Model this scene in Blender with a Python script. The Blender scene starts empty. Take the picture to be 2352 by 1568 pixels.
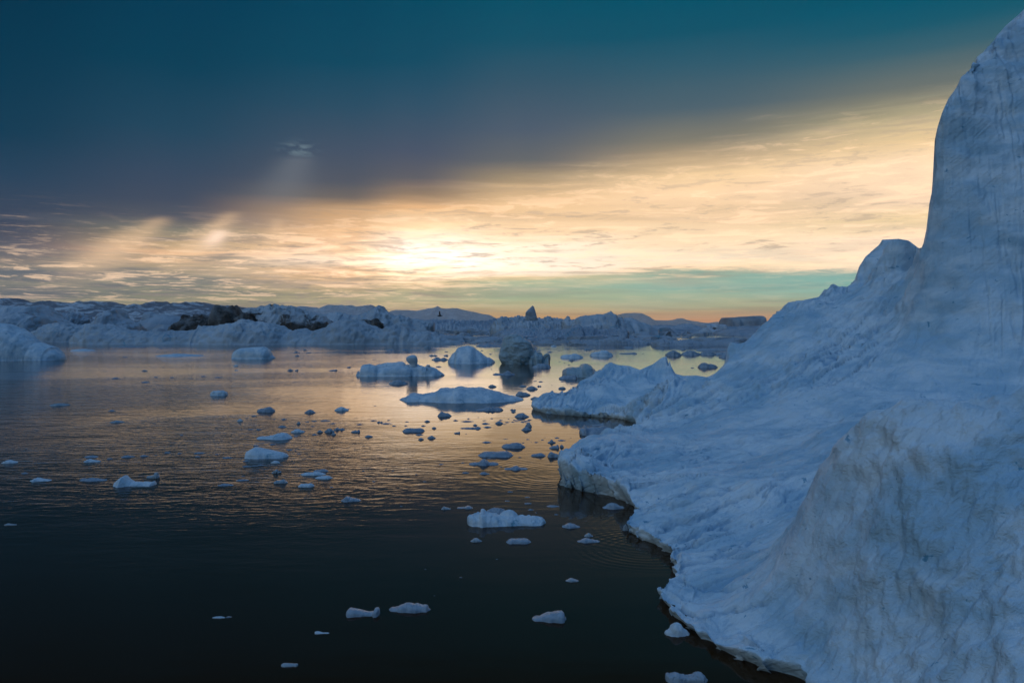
import bpy, math
import numpy as np
from mathutils import Vector
R = math.radians
SC = bpy.context.scene
COL = SC.collection
rng = np.random.default_rng(7)

# ------------------------------------------------------------------ camera
H, F, HX, HY = 6.0, 1698.5, 1176.0, 750.0      # eye height (m); focal length, optical centre and horizon of the photo in its own units
cd = bpy.data.cameras.new('camera'); cam = bpy.data.objects.new('camera', cd); COL.objects.link(cam)
cd.sensor_width = 36.0; cd.lens = 36.0 * F / 2352.0; cd.clip_start = 0.1; cd.clip_end = 60000
cam.location = (0, 0, H); cam.rotation_euler = (R(90) - math.atan((784 - HY) / F), 0, 0)
SC.camera = cam
SC.view_settings.view_transform = 'Standard'; SC.view_settings.look = 'None'
SC.view_settings.exposure = 0.0; SC.view_settings.gamma = 1.0
SC.cycles.use_denoising = True
SC.cycles.max_bounces = 6; SC.cycles.volume_bounces = 1
SC.cycles.sample_clamp_indirect = 4.0

# ------------------------------------------------------------------ sky
SUN_AZ, SUN_EL = R(-7.0), R(5.0)                # measured from +Y towards +X
def lin(c):
    return tuple(((v/255)/12.92 if v/255 <= .04045 else (((v/255)+.055)/1.055)**2.4) for v in c) + (1.0,)
world = bpy.data.worlds.new("World"); SC.world = world; world.use_nodes = True
NT = world.node_tree; NT.nodes.clear()
class G:                                        # small helper for node trees
    def __init__(s, nt): s.nt = nt
    def n(s, t, **k):
        nd = s.nt.nodes.new(t)
        for a, b in k.items(): setattr(nd, a, b)
        return nd
    def put(s, sock, v):
        if isinstance(v, bpy.types.NodeSocket): s.nt.links.new(v, sock)
        elif v is not None: sock.default_value = v
    def m(s, op, a, b=None, c=None, clamp=False):
        nd = s.n('ShaderNodeMath', operation=op, use_clamp=clamp)
        for i, v in enumerate((a, b, c)): s.put(nd.inputs[i], v)
        return nd.outputs[0]
    def step(s, v, a, b, o0=0.0, o1=1.0):       # smooth step from a to b
        nd = s.n('ShaderNodeMapRange', interpolation_type='SMOOTHSTEP')
        for i, q in enumerate((v, a, b, o0, o1)): s.put(nd.inputs[i], q)
        return nd.outputs[0]
    def mix(s, f, a, b, mode='MIX'):
        nd = s.n('ShaderNodeMix', data_type='RGBA', blend_type=mode)
        s.put(nd.inputs[0], f); s.put(nd.inputs[6], a); s.put(nd.inputs[7], b)
        return nd.outputs[2]
    def noise(s, vec, scale, detail=4, rough=.55, dist=0.0, dim='3D', typ='FBM'):
        nd = s.n('ShaderNodeTexNoise', noise_dimensions=dim, noise_type=typ)
        s.put(nd.inputs['Vector'], vec); s.put(nd.inputs['Scale'], scale); s.put(nd.inputs['Detail'], detail)
        s.put(nd.inputs['Roughness'], rough); s.put(nd.inputs['Distortion'], dist)
        return nd.outputs['Fac']
    def comb(s, x, y, z):
        nd = s.n('ShaderNodeCombineXYZ')
        for i, v in enumerate((x, y, z)): s.put(nd.inputs[i], v)
        return nd.outputs[0]
    def ramp(s, f, stops):
        nd = s.n('ShaderNodeValToRGB'); cr = nd.color_ramp; cr.interpolation = 'EASE' if len(stops) < 4 else 'LINEAR'
        cr.elements[0].position = stops[0][0]; cr.elements[0].color = stops[0][1]
        cr.elements[1].position = stops[-1][0]; cr.elements[1].color = stops[-1][1]
        for p, c in stops[1:-1]:
            e = cr.elements.new(p); e.color = c
        s.put(nd.inputs[0], f)
        return nd.outputs[0]
g = G(NT)
tc = g.n('ShaderNodeTexCoord'); sp = g.n('ShaderNodeSeparateXYZ'); NT.links.new(tc.outputs['Generated'], sp.inputs[0])
dx, dy, dz = sp.outputs
az = g.m('MULTIPLY', g.m('ARCTAN2', dx, dy), 57.29578)
el = g.m('MULTIPLY', g.m('ARCSINE', dz), 57.29578)
zc = g.m('ADD', g.m('MAXIMUM', dz, 0.0), 0.03)
cx = g.m('DIVIDE', dx, zc); cy = g.m('DIVIDE', dy, zc)
plane = g.comb(g.m('MULTIPLY', cx, .55), cy, 0.0)               # the cloud sheet seen in perspective
streak = g.noise(plane, .42, 9, .62, .6)
fine = g.noise(plane, 1.6, 8, .65, .3)
flat = g.comb(g.m('MULTIPLY', az, .045), g.m('MULTIPLY', el, .62), 3.0)
bands = g.noise(flat, 1.7, 7, .6, .35)
low = g.step(el, 13.0, 1.0)                                     # streaks strengthen towards the horizon
warp = g.m('MULTIPLY', g.m('SUBTRACT', bands, .5), 2.6)
warp2 = g.m('MULTIPLY', g.m('SUBTRACT', fine, .5), 1.3)
deck = g.m('ADD', g.m('MULTIPLY', az, .147), 10.4)
under = g.step(g.m('ADD', g.m('SUBTRACT', el, deck), g.m('MULTIPLY', g.m('SUBTRACT', bands, .5), 5.0)), 1.6, -2.0)
elw = g.m('ADD', el, g.m('MULTIPLY', g.m('ADD', warp, warp2), g.m('MULTIPLY', g.m('MULTIPLY_ADD', under, .85, .15), g.step(el, 0.3, 3.5, .12, 1.0))))
EMAX = 29.0
cols = [
 (0,    [(0,(0,58,86)),(150,(4,62,90)),(300,(16,66,94)),(400,(42,74,102)),(500,(66,80,104)),(550,(84,90,106)),(575,(104,104,110)),(600,(118,116,112)),(640,(122,124,116)),(690,(140,140,122)),(730,(150,146,120))]),
 (400,  [(0,(0,66,96)),(150,(5,70,98)),(300,(35,78,105)),(400,(60,82,108)),(460,(72,86,108)),(500,(92,98,110)),(530,(138,136,120)),(560,(180,158,124)),(580,(222,182,142)),(600,(166,150,122)),(640,(122,128,120)),(690,(150,150,120)),(730,(160,150,115))]),
 (800,  [(0,(0,75,105)),(150,(12,80,108)),(250,(45,86,112)),(350,(74,92,115)),(420,(90,98,112)),(455,(125,118,112)),(485,(205,168,125)),(530,(235,192,142)),(570,(236,198,154)),(600,(255,236,208)),(630,(236,196,148)),(652,(186,164,128)),(690,(176,170,132)),(730,(218,184,120))]),
 (950,  [(0,(0,80,109)),(150,(18,84,112)),(250,(52,90,116)),(350,(80,95,118)),(410,(104,106,114)),(445,(160,140,118)),(480,(232,188,138)),(520,(252,222,176)),(560,(255,247,232)),(605,(255,253,248)),(632,(250,228,188)),(652,(204,186,142)),(685,(182,182,144)),(730,(230,188,118))]),
 (1200, [(0,(0,87,115)),(100,(20,90,116)),(200,(58,95,118)),(300,(84,103,123)),(370,(110,116,120)),(405,(170,155,128)),(450,(222,190,145)),(500,(226,194,150)),(540,(242,214,174)),(570,(255,240,214)),(615,(255,245,225)),(638,(215,198,152)),(655,(160,180,152)),(690,(168,186,150)),(730,(236,186,116))]),
 (1600, [(0,(0,90,118)),(80,(15,92,118)),(150,(50,100,122)),(250,(84,110,124)),(320,(138,138,125)),(360,(194,174,140)),(400,(228,200,155)),(450,(238,208,168)),(500,(226,198,158)),(550,(238,216,180)),(600,(252,236,206)),(616,(255,226,184)),(630,(144,174,156)),(660,(134,180,166)),(705,(184,188,150)),(735,(244,178,118))]),
 (2100, [(0,(0,94,122)),(60,(22,98,122)),(120,(62,108,125)),(200,(116,128,125)),(260,(168,162,132)),(330,(216,192,148)),(380,(242,216,180)),(450,(242,216,182)),(500,(226,204,160)),(560,(250,226,195)),(610,(255,236,202)),(630,(124,170,165)),(660,(125,180,170)),(705,(176,184,150)),(735,(246,178,128))]),
]
t = g.m('DIVIDE', elw, EMAX, clamp=True)
azs, rs = [], []
for px, st in cols:
    a = math.atan((px - HX) / F); azs.append(math.degrees(a))
    st = st if True else st
    pts = [(min(.96, max(0.0, math.degrees(math.atan((HY - y) / F * math.cos(a))) / EMAX)), lin(c)) for y, c in reversed(st)] + [(1.0, lin((0, 12, 18)))]
    rs.append(g.ramp(t, pts))
front = rs[0]
for i in range(1, len(rs)):
    front = g.mix(g.step(az, azs[i-1], azs[i]), front, rs[i])
# streak contrast below the dark deck, bright ragged edges near the glow
gl = g.m('ADD', g.m('POWER', g.m('DIVIDE', g.m('ADD', az, 6.5), 7.0), 2.0), g.m('POWER', g.m('DIVIDE', g.m('SUBTRACT', el, 5.0), 1.5), 2.0))
glow = g.m('POWER', 2.71828, g.m('MULTIPLY', gl, -1.0))
lit = g.m('MULTIPLY', g.step(bands, .47, .68), under)
dark = g.m('MULTIPLY', g.step(streak, .54, .36), under)
leftw = g.step(az, -4.0, -30.0)
c1 = g.mix(g.m('MULTIPLY', dark, g.m('ADD', .22, g.m('MULTIPLY', g.m('MULTIPLY', low, leftw), .35))), front, lin((88, 98, 108)))
crisp = g.noise(g.comb(g.m('MULTIPLY', az, .17), g.m('MULTIPLY', g.m('POWER', g.m('MAXIMUM', el, 0.0), .72), 3.1), 8.37), 1.5, 10, .68, .45)
clr = g.m('SUBTRACT', 1.0, g.m('MULTIPLY', g.m('MULTIPLY', g.step(az, -10.0, 3.0), g.step(el, 4.6, 3.4)), .82))
ucl = g.m('MULTIPLY', under, clr)
lit2 = g.m('MULTIPLY', g.step(crisp, .53, .60), ucl)
drk2 = g.m('MULTIPLY', g.step(crisp, .46, .37), ucl)
c1 = g.mix(g.m('MULTIPLY', drk2, g.step(el, 5.0, 11.0, .60, .34)), c1, (.36, .30, .24, 1))
c1 = g.mix(g.m('MULTIPLY', g.m('MULTIPLY', g.m('MULTIPLY', g.step(bands, .52, .38), leftw), under), .65), c1, lin((86, 96, 110)))
c2 = g.mix(g.m('MULTIPLY', lit, g.m('ADD', .10, g.m('MULTIPLY', glow, .85))), c1, (1.25, .95, .66, 1))
c2 = g.mix(g.m('MULTIPLY', g.m('MULTIPLY', lit2, g.step(el, 1.0, 2.2)), g.m('ADD', g.step(el, 4.0, 10.0, .46, .30), g.m('MULTIPLY', glow, .4))), c2, (1.2, .86, .56, 1))
veil = g.noise(g.comb(g.m('MULTIPLY', az, .30), g.m('MULTIPLY', g.m('POWER', g.m('MAXIMUM', el, 0.0), .8), 7.0), 2.41), 1.15, 9, .68, .35)
lowl = g.m('MULTIPLY', g.m('MULTIPLY', g.step(el, 9.0, 5.0), g.step(el, .6, 1.8)), clr)
c2 = g.mix(g.m('MULTIPLY', g.m('MULTIPLY', g.step(veil, .54, .66), lowl), .42), c2, (1.0, .74, .50, 1))
c2 = g.mix(g.m('MULTIPLY', g.m('MULTIPLY', g.step(veil, .46, .34), lowl), g.step(az, 8.0, -15.0, .12, .5)), c2, lin((98, 104, 112)))
c2 = g.mix(1.0, c2, g.mix(g.m('MULTIPLY', glow, g.m('MULTIPLY_ADD', g.step(crisp, .44, .56), 1.15, .12)), (0, 0, 0, 1), (.60, .38, .25, 1)), 'ADD')
thin = g.m('MULTIPLY', g.m('MULTIPLY', g.step(fine, .60, .70), g.step(bands, .48, .60)), ucl)
c3 = g.mix(g.m('MULTIPLY', thin, .55), c2, lin((255, 214, 168)))
def shaft(col, a0, e0, slope, length, width, c, k):              # soft beams falling from holes in the deck
    de = g.m('SUBTRACT', e0, el)
    off = g.m('SUBTRACT', az, g.m('ADD', a0, g.m('MULTIPLY', de, slope)))
    w = g.m('ADD', width, g.m('MULTIPLY', g.m('ABSOLUTE', de), width * .35))
    prof = g.m('POWER', 2.71828, g.m('MULTIPLY', g.m('POWER', g.m('DIVIDE', off, w), 2.0), -1.0))
    ends = g.m('MULTIPLY', g.step(de, -.25, .35), g.step(de, length, length * .25))
    return g.mix(g.m('MULTIPLY', g.m('MULTIPLY', prof, ends), k), col, c)
warm = lin((250, 214, 170))
c4 = shaft(c3, -20.6, 8.2, -.95, 6.0, .7, warm, .42)
c4 = shaft(c4, -21.4, 6.9, -.7, 1.7, .55, (1.0, .78, .6, 1), .85)
c4 = shaft(c4, -27.5, 6.6, -1.1, 4.2, .7, warm, .2)
c4 = shaft(c4, -13.0, 8.0, .05, 4.5, .5, warm, .2)
c4 = shaft(c4, -25.2, 7.6, -1.15, 6.0, .7, warm, .42)
c4 = shaft(c4, -16.0, 12.4, -.45, 6.5, 1.1, lin((160, 170, 176)), .22)
c4 = shaft(c4, -17.5, 7.9, -.15, 4.0, .5, warm, .25)
hn = g.noise(g.comb(g.m('MULTIPLY', az, .9), g.m('MULTIPLY', el, 3.4), 1.3), 1.0, 5, .6, .4)
hole = g.m('POWER', 2.71828, g.m('MULTIPLY', g.m('ADD', g.m('POWER', g.m('DIVIDE', g.m('ADD', az, 16.0), 1.1), 2.0), g.m('POWER', g.m('DIVIDE', g.m('SUBTRACT', el, 12.9), .45), 2.0)), -1.0))
c4 = g.mix(g.m('MULTIPLY', g.m('MULTIPLY', hole, .45), g.step(hn, .44, .62)), c4, lin((150, 180, 190)))
gain = g.m('MULTIPLY_ADD', under, .44, .84)
c4 = g.mix(1.0, c4, g.comb(g.m('MULTIPLY', gain, 1.04), g.m('MULTIPLY', gain, .975), g.m('MULTIPLY', gain, .95)), 'MULTIPLY')
# the rest of the dome: clear evening sky behind the camera and overhead, plus bright patches added to light the ice
sky = g.n('ShaderNodeTexSky', sky_type='NISHITA', sun_disc=False, sun_elevation=SUN_EL, sun_rotation=SUN_AZ, altitude=0, air_density=1.0, dust_density=.6, ozone_density=2.5)
skyc = g.mix(1.0, sky.outputs[0], (.20, .26, .30, 1), 'MULTIPLY')
rear = g.m('ADD', .14, g.m('MULTIPLY', g.step(el, 25.0, 80.0), 2.6))
skyc = g.mix(1.0, skyc, g.comb(rear, rear, rear), 'MULTIPLY')
ga = g.m('ADD', g.m('POWER', g.m('DIVIDE', g.m('ADD', az, 128.0), 26.0), 2.0), g.m('POWER', g.m('DIVIDE', g.m('SUBTRACT', el, 25.0), 12.0), 2.0))
skyc = g.mix(1.0, skyc, g.mix(g.m('POWER', 2.71828, g.m('MULTIPLY', ga, -1.0)), (0, 0, 0, 1), (1.10, 1.32, 1.44, 1)), 'ADD')  # added bright patch behind left, out of view, side light for the ice relief
skyc = g.mix(1.0, skyc, g.mix(g.step(el, 45.0, 72.0), (0, 0, 0, 1), (.10, .13, .18, 1)), 'ADD')  # added overhead glow, out of view, lifts the blue light on the ice
back = g.m('MAXIMUM', g.step(g.m('ABSOLUTE', az), 36.5, 47.0), g.step(el, 44.0, 66.0))
c5 = g.mix(back, c4, skyc)
bg = g.n('ShaderNodeBackground'); NT.links.new(c5, bg.inputs[0]); bg.inputs[1].default_value = 1.0
wo = g.n('ShaderNodeOutputWorld'); NT.links.new(bg.outputs[0], wo.inputs[0])

# ------------------------------------------------------------------ sun, veiled by cloud
ld = bpy.data.lights.new('sun', 'SUN'); ld.energy = 0.012; ld.angle = R(12); ld.color = (1.0, .72, .45)
sun = bpy.data.objects.new('sun', ld); COL.objects.link(sun)
sd = Vector((math.sin(SUN_AZ)*math.cos(SUN_EL), math.cos(SUN_AZ)*math.cos(SUN_EL), math.sin(SUN_EL)))
sun.rotation_euler = sd.to_track_quat('Z', 'Y').to_euler()

# ------------------------------------------------------------------ numeric noise
_P = np.random.default_rng(3).permutation(256).astype(np.int64); _P = np.concatenate([_P, _P, _P])
_GR = np.random.default_rng(4).normal(size=(256, 3)); _GR /= np.linalg.norm(_GR, axis=1)[:, None]
def perlin(x, y, z=0.0):
    x, y, z = np.broadcast_arrays(np.asarray(x, float), np.asarray(y, float), np.asarray(z, float))
    xi, yi, zi = np.floor(x).astype(np.int64), np.floor(y).astype(np.int64), np.floor(z).astype(np.int64)
    fx, fy, fz = x - xi, y - yi, z - zi
    u, v, w = [q*q*q*(q*(q*6-15)+10) for q in (fx, fy, fz)]
    xi &= 255; yi &= 255; zi &= 255
    out = 0
    for i in (0, 1):
        for j in (0, 1):
            for k in (0, 1):
                h = _P[_P[_P[(xi+i) & 255] + ((yi+j) & 255)] + ((zi+k) & 255)]
                gv = _GR[h]
                d = gv[..., 0]*(fx-i) + gv[..., 1]*(fy-j) + gv[..., 2]*(fz-k)
                out = out + d * (u if i else 1-u) * (v if j else 1-v) * (w if k else 1-w)
    return out * 1.5
def fbm(x, y, z=0.0, o=4, gain=.5, ridge=False):
    a, s, f = 1.0, 0.0, 1.0
    for i in range(o):
        n = perlin(x*f + 17.3*i, y*f - 9.1*i, np.asarray(z)*f + 5.7*i)
        s = s + a * ((1 - 2*np.abs(n)) if ridge else n)
        a *= gain; f *= 2.03
    return s

# ------------------------------------------------------------------ materials
def newmat(name):
    m = bpy.data.materials.new(name); m.use_nodes = True
    nt = m.node_tree; nt.nodes.clear()
    o = nt.nodes.new('ShaderNodeOutputMaterial'); b = nt.nodes.new('ShaderNodeBsdfPrincipled')
    nt.links.new(b.outputs[0], o.inputs[0])
    return m, G(nt), b
def ice(name, ca, cb, s=1.0, crack=(.10, .30, .42), crack_w=.0, bump=.03, rough=.55, dirt=None, dirt_lo=.5, dirt_hi=.6, sss=0.0, stretch=(1, 1, 1), zf=None, stria=0.0):
    """snow and glacier ice: two tones in clouds, blue seams, grit where given; s = size of the features in metres"""
    m, q, b = newmat(name)
    tcn = q.n('ShaderNodeTexCoord'); mp = q.n('ShaderNodeMapping'); q.nt.links.new(tcn.outputs['Object'], mp.inputs[0])
    mp.inputs['Scale'].default_value = tuple(v / s for v in stretch)
    v = mp.outputs[0]
    n1 = q.noise(v, .55, 6, .6, .4); n2 = q.noise(v, 3.2, 6, .65, .2); n3 = q.noise(v, 17.0, 4, .7)
    c = q.mix(q.step(n1, .36, .64), ca, cb)
    c = q.mix(q.m('MULTIPLY', q.step(n2, .55, .75), .35), c, tuple(x*.86 for x in cb[:3]) + (1,))
    if crack_w > 0:
        vo = q.n('ShaderNodeTexVoronoi', feature='DISTANCE_TO_EDGE'); vo.inputs['Scale'].default_value = .55
        wv = q.n('ShaderNodeVectorMath', operation='ADD')
        nn = q.n('ShaderNodeTexNoise'); nn.inputs['Scale'].default_value = 1.4; nn.inputs['Detail'].default_value = 4
        q.nt.links.new(v, nn.inputs['Vector']); q.nt.links.new(v, wv.inputs[0])
        sc_ = q.n('ShaderNodeVectorMath', operation='SCALE'); q.nt.links.new(nn.outputs['Color'], sc_.inputs[0]); sc_.inputs['Scale'].default_value = 1.1
        q.nt.links.new(sc_.outputs[0], wv.inputs[1]); q.nt.links.new(wv.outputs[0], vo.inputs['Vector'])
        line = q.m('MULTIPLY', q.step(vo.outputs['Distance'], crack_w, crack_w*.25), q.step(q.noise(v, .9, 3), .54, .64))
        c = q.mix(q.m('MULTIPLY', line, .8), c, crack + (1,))
    if stria:                                    # clear blue ice in the melt channels, with crease shade painted in
        an = q.n('ShaderNodeAttribute', attribute_name='blue_seam_shade')
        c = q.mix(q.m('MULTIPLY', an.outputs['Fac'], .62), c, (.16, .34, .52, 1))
        sp_ = q.m('MULTIPLY', q.step(q.noise(v, 38.0, 2, .6), .60, .70), q.step(q.noise(v, .35, 3), .50, .58))
        c = q.mix(q.m('MULTIPLY', sp_, .6), c, (.88, .92, .95, 1))
        c = q.mix(q.m('MULTIPLY', q.step(q.noise(v, 2.1, 5, .6, 1.5), .665, .69), .75), c, (.05, .26, .42, 1))
    if dirt:
        dn = q.noise(v, .8, 8, .68, .8)
        if zf:
            sx = q.n('ShaderNodeSeparateXYZ'); q.nt.links.new(tcn.outputs['Object'], sx.inputs[0])
            dn = q.m('ADD', dn, q.step(sx.outputs[2], zf[0], zf[1], zf[2], 0.0))
        c = q.mix(q.step(dn, dirt_lo, dirt_hi), c, dirt + (1,))
    q.nt.links.new(c, b.inputs['Base Color'])
    b.inputs['Roughness'].default_value = rough
    b.inputs['Specular IOR Level'].default_value = .35
    if sss: b.inputs['Subsurface Weight'].default_value = sss; b.inputs['Subsurface Scale'].default_value = .3; b.inputs['Subsurface Radius'].default_value = (.3, .6, 1.0)
    hgt = q.m('ADD', q.m('MULTIPLY', n2, 1.0), q.m('MULTIPLY', n3, .28))
    if stria:
        m2 = q.n('ShaderNodeMapping'); q.nt.links.new(tcn.outputs['Object'], m2.inputs[0]); m2.vector_type = 'TEXTURE'
        m2.inputs['Rotation'].default_value = (R(10), R(-38), R(-20)); m2.inputs['Scale'].default_value = (5.0, 1.0, .32)
        hgt = q.m('ADD', hgt, q.m('MULTIPLY', q.noise(m2.outputs[0], 1.6, 6, .62, .5), stria))
    bp = q.n('ShaderNodeBump'); bp.inputs['Strength'].default_value = 1.0; bp.inputs['Distance'].default_value = bump * s * 4
    q.nt.links.new(hgt, bp.inputs['Height']); q.nt.links.new(bp.outputs[0], b.inputs['Normal'])
    return m
WHITE, BLUE = (.66, .74, .80, 1), (.40, .54, .65, 1)
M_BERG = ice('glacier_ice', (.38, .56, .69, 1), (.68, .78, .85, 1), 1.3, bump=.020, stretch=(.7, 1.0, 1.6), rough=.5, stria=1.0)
M_ICE = ice('floe_ice', WHITE, BLUE, .6, crack_w=.03, bump=.03)
M_FAR = ice('shelf_ice', (.48, .53, .58, 1), (.33, .39, .45, 1), 7.0, crack_w=.02, bump=.016)
M_FAR2 = ice('distant_ice', (.44, .50, .57, 1), (.28, .35, .43, 1), 16.0, crack_w=.02, bump=.03)
M_DIRTY = ice('gritty_ice', (.56, .62, .68, 1), (.42, .48, .55, 1), 9.0, bump=.035, dirt=(.14, .12, .10), dirt_lo=.55, dirt_hi=.74)
M_DARK = ice('dark_moraine_ice', (.22, .22, .22, 1), (.12, .115, .11, 1), 8.0, bump=.06, dirt=(.035, .03, .026), dirt_lo=.42, dirt_hi=.56)
M_GREEN = ice('clear_old_ice', (.46, .58, .64, 1), (.35, .48, .55, 1), 2.6, crack_w=.02, bump=.05, rough=.3)
M_NEAR = ice('wet_floe_ice', (.42, .50, .58, 1), (.22, .30, .38, 1), .28, bump=.05, rough=.22)
M_SMALL = ice('fragment_ice', (.34, .41, .48, 1), (.20, .27, .35, 1), .35, bump=.03, rough=.4)
M_CLEAR = ice('glassy_ice', (.42, .50, .56, 1), (.20, .28, .34, 1), .3, bump=.04, rough=.12)

# ------------------------------------------------------------------ mesh helpers
def mesh_np(name, V, Q, mat, loc=(0, 0, 0), smooth=True):
    me = bpy.data.meshes.new(name)
    V = np.asarray(V, np.float32) - np.asarray(loc, np.float32)
    Q = np.asarray(Q, np.int32)
    k = Q.shape[1]
    me.vertices.add(len(V)); me.vertices.foreach_set('co', V.ravel())
    me.loops.add(Q.size); me.loops.foreach_set('vertex_index', Q.ravel())
    me.polygons.add(len(Q)); me.polygons.foreach_set('loop_start', np.arange(0, Q.size, k, dtype=np.int32))
    me.polygons.foreach_set('loop_total', np.full(len(Q), k, np.int32))
    me.update(calc_edges=True)
    me.polygons.foreach_set('use_smooth', np.full(len(Q), smooth, bool))
    me.materials.append(mat)
    o = bpy.data.objects.new(name, me); o.location = loc; COL.objects.link(o)
    return o
def grid_faces(nu, nv, wrap=False):
    i = np.arange(nv - 1)[:, None] * nu; m = nu if wrap else nu - 1
    j = np.arange(m)[None, :]; j2 = (j + 1) % nu
    return np.stack([i + j, i + j2, i + nu + j2, i + nu + j], -1).reshape(-1, 4)
def tag(o, label=None, cat=None, group=None, kind=None):
    if label: o['label'] = label
    if cat: o['category'] = cat
    if group: o['group'] = group
    if kind: o['kind'] = kind
    return o
def child(o, p):
    o.parent = p; o.location = o.location - p.location
    return o
def dist_of(y): return H * F / max(y - HY, .5)
CR = {'1': (0, 661.5, .25), '2': (392, 661.5, .25), '3': (857.5, 661.5, .25), '4': (1274, 661.5, .25), '5': (796.25, 771.75, .23438),
      '6': (1163.75, 796.25, .23438), 'A': (0, 833, .33853), 'B': (428.75, 1078, .36458), 'C': (1225, 980, .37508), 'D': (0, 0, 1.0)}
def conv(c, pts):
    ox, oy, s = CR[c]
    return [(ox + s*x, oy + s*y) for x, y in pts]

def berg(name, c, prof, base, mat, Y=None, depth=None, n=2.0, m=1.6, skew=.5, nz=.10, nf=1.0, ridge=0.0, res=(110, 56), seed=None, sink=.12, flat=False):
    """an ice body with its own depth: crest profile across, shoulders falling to the water in front and behind"""
    global _seed
    sd_ = seed if seed is not None else rng.uniform(0, 200)
    pts = conv(c, prof); by = conv(c, [(0, base)])[0][1]
    Yf = Y if Y else dist_of(by)
    xs = np.array([p[0] for p in pts]); ys = np.array([p[1] for p in pts])
    W = (xs.max() - xs.min()) / F * Yf
    D = depth if depth else .6 * W
    if not Y and not depth:                      # near floes: let the crest lie between the front and back waterlines
        ym = by - .55 * (by - ys.min()); D = min(D, max((dist_of(ym) - Yf) * 1.3, .25 * W))
    Yc = Yf + D * skew
    px = (xs - HX) / F * Yc; pz = H - (ys - HY) / F * Yc
    nu, nv = res
    lo, hi = px.min(), px.max()
    x = np.linspace(lo, hi, nu)
    o = np.argsort(px, kind='stable'); hp = np.interp(x, px[o], pz[o])
    hm = max(hp.max(), .02)
    e = np.minimum((x - lo), (hi - x)) / (hi - lo)
    floor_ = hm * .30 * np.clip(e * 8, 0, 1)**.6 if not Y else 0
    hp = np.maximum(hp, floor_)
    wd = np.clip(hp / hm, 0, 1)**.45 * np.clip(e*14, 0, 1)**.5 + .02
    v = np.linspace(-1.3, 1.3, nv)
    X, V_ = np.meshgrid(x, v)
    jw = perlin(X/W*5 + sd_, V_*1.3, sd_) * .18
    r = np.abs(V_) / np.clip(wd[None, :] * (1 + jw), .02, None)
    prof_v = np.where(r < 1, np.clip(1 - r**n, 0, 1)**(1/m), -sink*2*np.minimum(r - 1, 1.5))
    Z = np.where(prof_v > 0, hp[None, :] * prof_v, prof_v * hm)
    if hm * 2 < .5: Z = np.where(prof_v > 0, Z, np.minimum(Z, -.02))
    Yg = np.where(V_ < 0, Yc + V_ * D * skew, Yc + V_ * D * (1 - skew))
    s = nf * 3.2 / max(hm*2.2, W*.12)
    away = np.clip(np.abs(V_) * 4, .15, 1) * np.clip(prof_v, 0, 1)**.25
    d = (fbm(X*s + sd_, Yg*s, Z*s, 5, .55) * .8 + (ridge * (fbm(X*s*.8, Yg*s*.8 + sd_, Z*s*.8, 4, .5, True) - .6) if ridge else 0)) * nz * hm * away
    gy, gx = np.gradient(Z); dyv, _ = np.gradient(Yg); _, dxv = np.gradient(X)
    nx = -gx / np.maximum(dxv, 1e-4); ny = -gy / np.maximum(dyv, 1e-4); L = np.sqrt(nx*nx + ny*ny + 1)
    Xo = X + d * nx / L; Yo = Yg + d * ny / L; Zo = Z + d / L
    q = grid_faces(nu, nv)
    cx_ = float((lo + hi) / 2)
    return mesh_np(name, np.stack([Xo, Yo, Zo], -1).reshape(-1, 3), q, mat, (cx_, Yc, 0), not flat)

def loft(name, c, outline, Y, mat, ratio=.8, nz=.06, rows=44, seg=56, nf=1.0, seed=None, lean=0.0):
    """a stack of rounded cross-sections between the left and right edges of an outline; may overhang"""
    pts = conv(c, outline); sd_ = seed if seed is not None else rng.uniform(0, 200)
    P = [((x - HX)/F*Y, H - (y - HY)/F*Y) for x, y in pts]
    zs = np.array([p[1] for p in P]); zmin, zmax = zs.min(), zs.max()
    zz = zmin + (zmax - zmin) * (1 - np.cos(np.linspace(.02, math.pi*.995, rows))) / 2
    Lx, Rx = [], []
    for z in zz:
        xi = []
        for i in range(len(P)):
            (x0, z0), (x1, z1) = P[i], P[(i+1) % len(P)]
            if (z0 - z) * (z1 - z) <= 0 and z0 != z1: xi.append(x0 + (x1-x0)*(z-z0)/(z1-z0))
        if not xi: xi = [P[int(np.argmin(abs(zs - z)))][0]]
        Lx.append(min(xi)); Rx.append(max(xi))
    Lx, Rx = np.array(Lx), np.array(Rx)
    if rows > 40:
        kk = np.ones(7)/7; Lx = np.convolve(np.pad(Lx, 3, 'edge'), kk, 'valid'); Rx = np.convolve(np.pad(Rx, 3, 'edge'), kk, 'valid')
    cxr = (Lx+Rx)/2; hw = np.maximum((Rx-Lx)/2, .002)
    k = np.ones(3)/3
    dp = np.convolve(np.pad(hw, 1, 'edge'), k, 'valid') * ratio
    a = np.linspace(0, 2*math.pi, seg, endpoint=False)
    A, Z = np.meshgrid(a, zz)
    ex = .8
    ca, sa = np.sign(np.cos(A))*np.abs(np.cos(A))**ex, np.sign(np.sin(A))*np.abs(np.sin(A))**ex
    X = cxr[:, None] + hw[:, None]*ca; Yg = Y + dp[:, None]*sa + lean*(Z - zmin)
    hgt = zmax - zmin; s = nf*2.4/hgt
    d = fbm(X*s + sd_, Yg*s, Z*s, 5, .55) * nz * hgt * np.abs(np.sin(A))**.7
    X2, Y2 = X + d*ca*.6, Yg + d*sa
    def cap(i): return np.stack([cxr[i] + (X2[i]-cxr[i])*.02, Y2[i].mean() + (Y2[i]-Y2[i].mean())*.02, Z[i]], -1)[None]
    V = np.concatenate([cap(0), np.stack([X2, Y2, Z], -1), cap(-1)]).reshape(-1, 3)
    q = grid_faces(seg, rows + 2, True)
    o = mesh_np(name, V, q, mat, (float(cxr.mean()), Y, 0))
    return o

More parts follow.
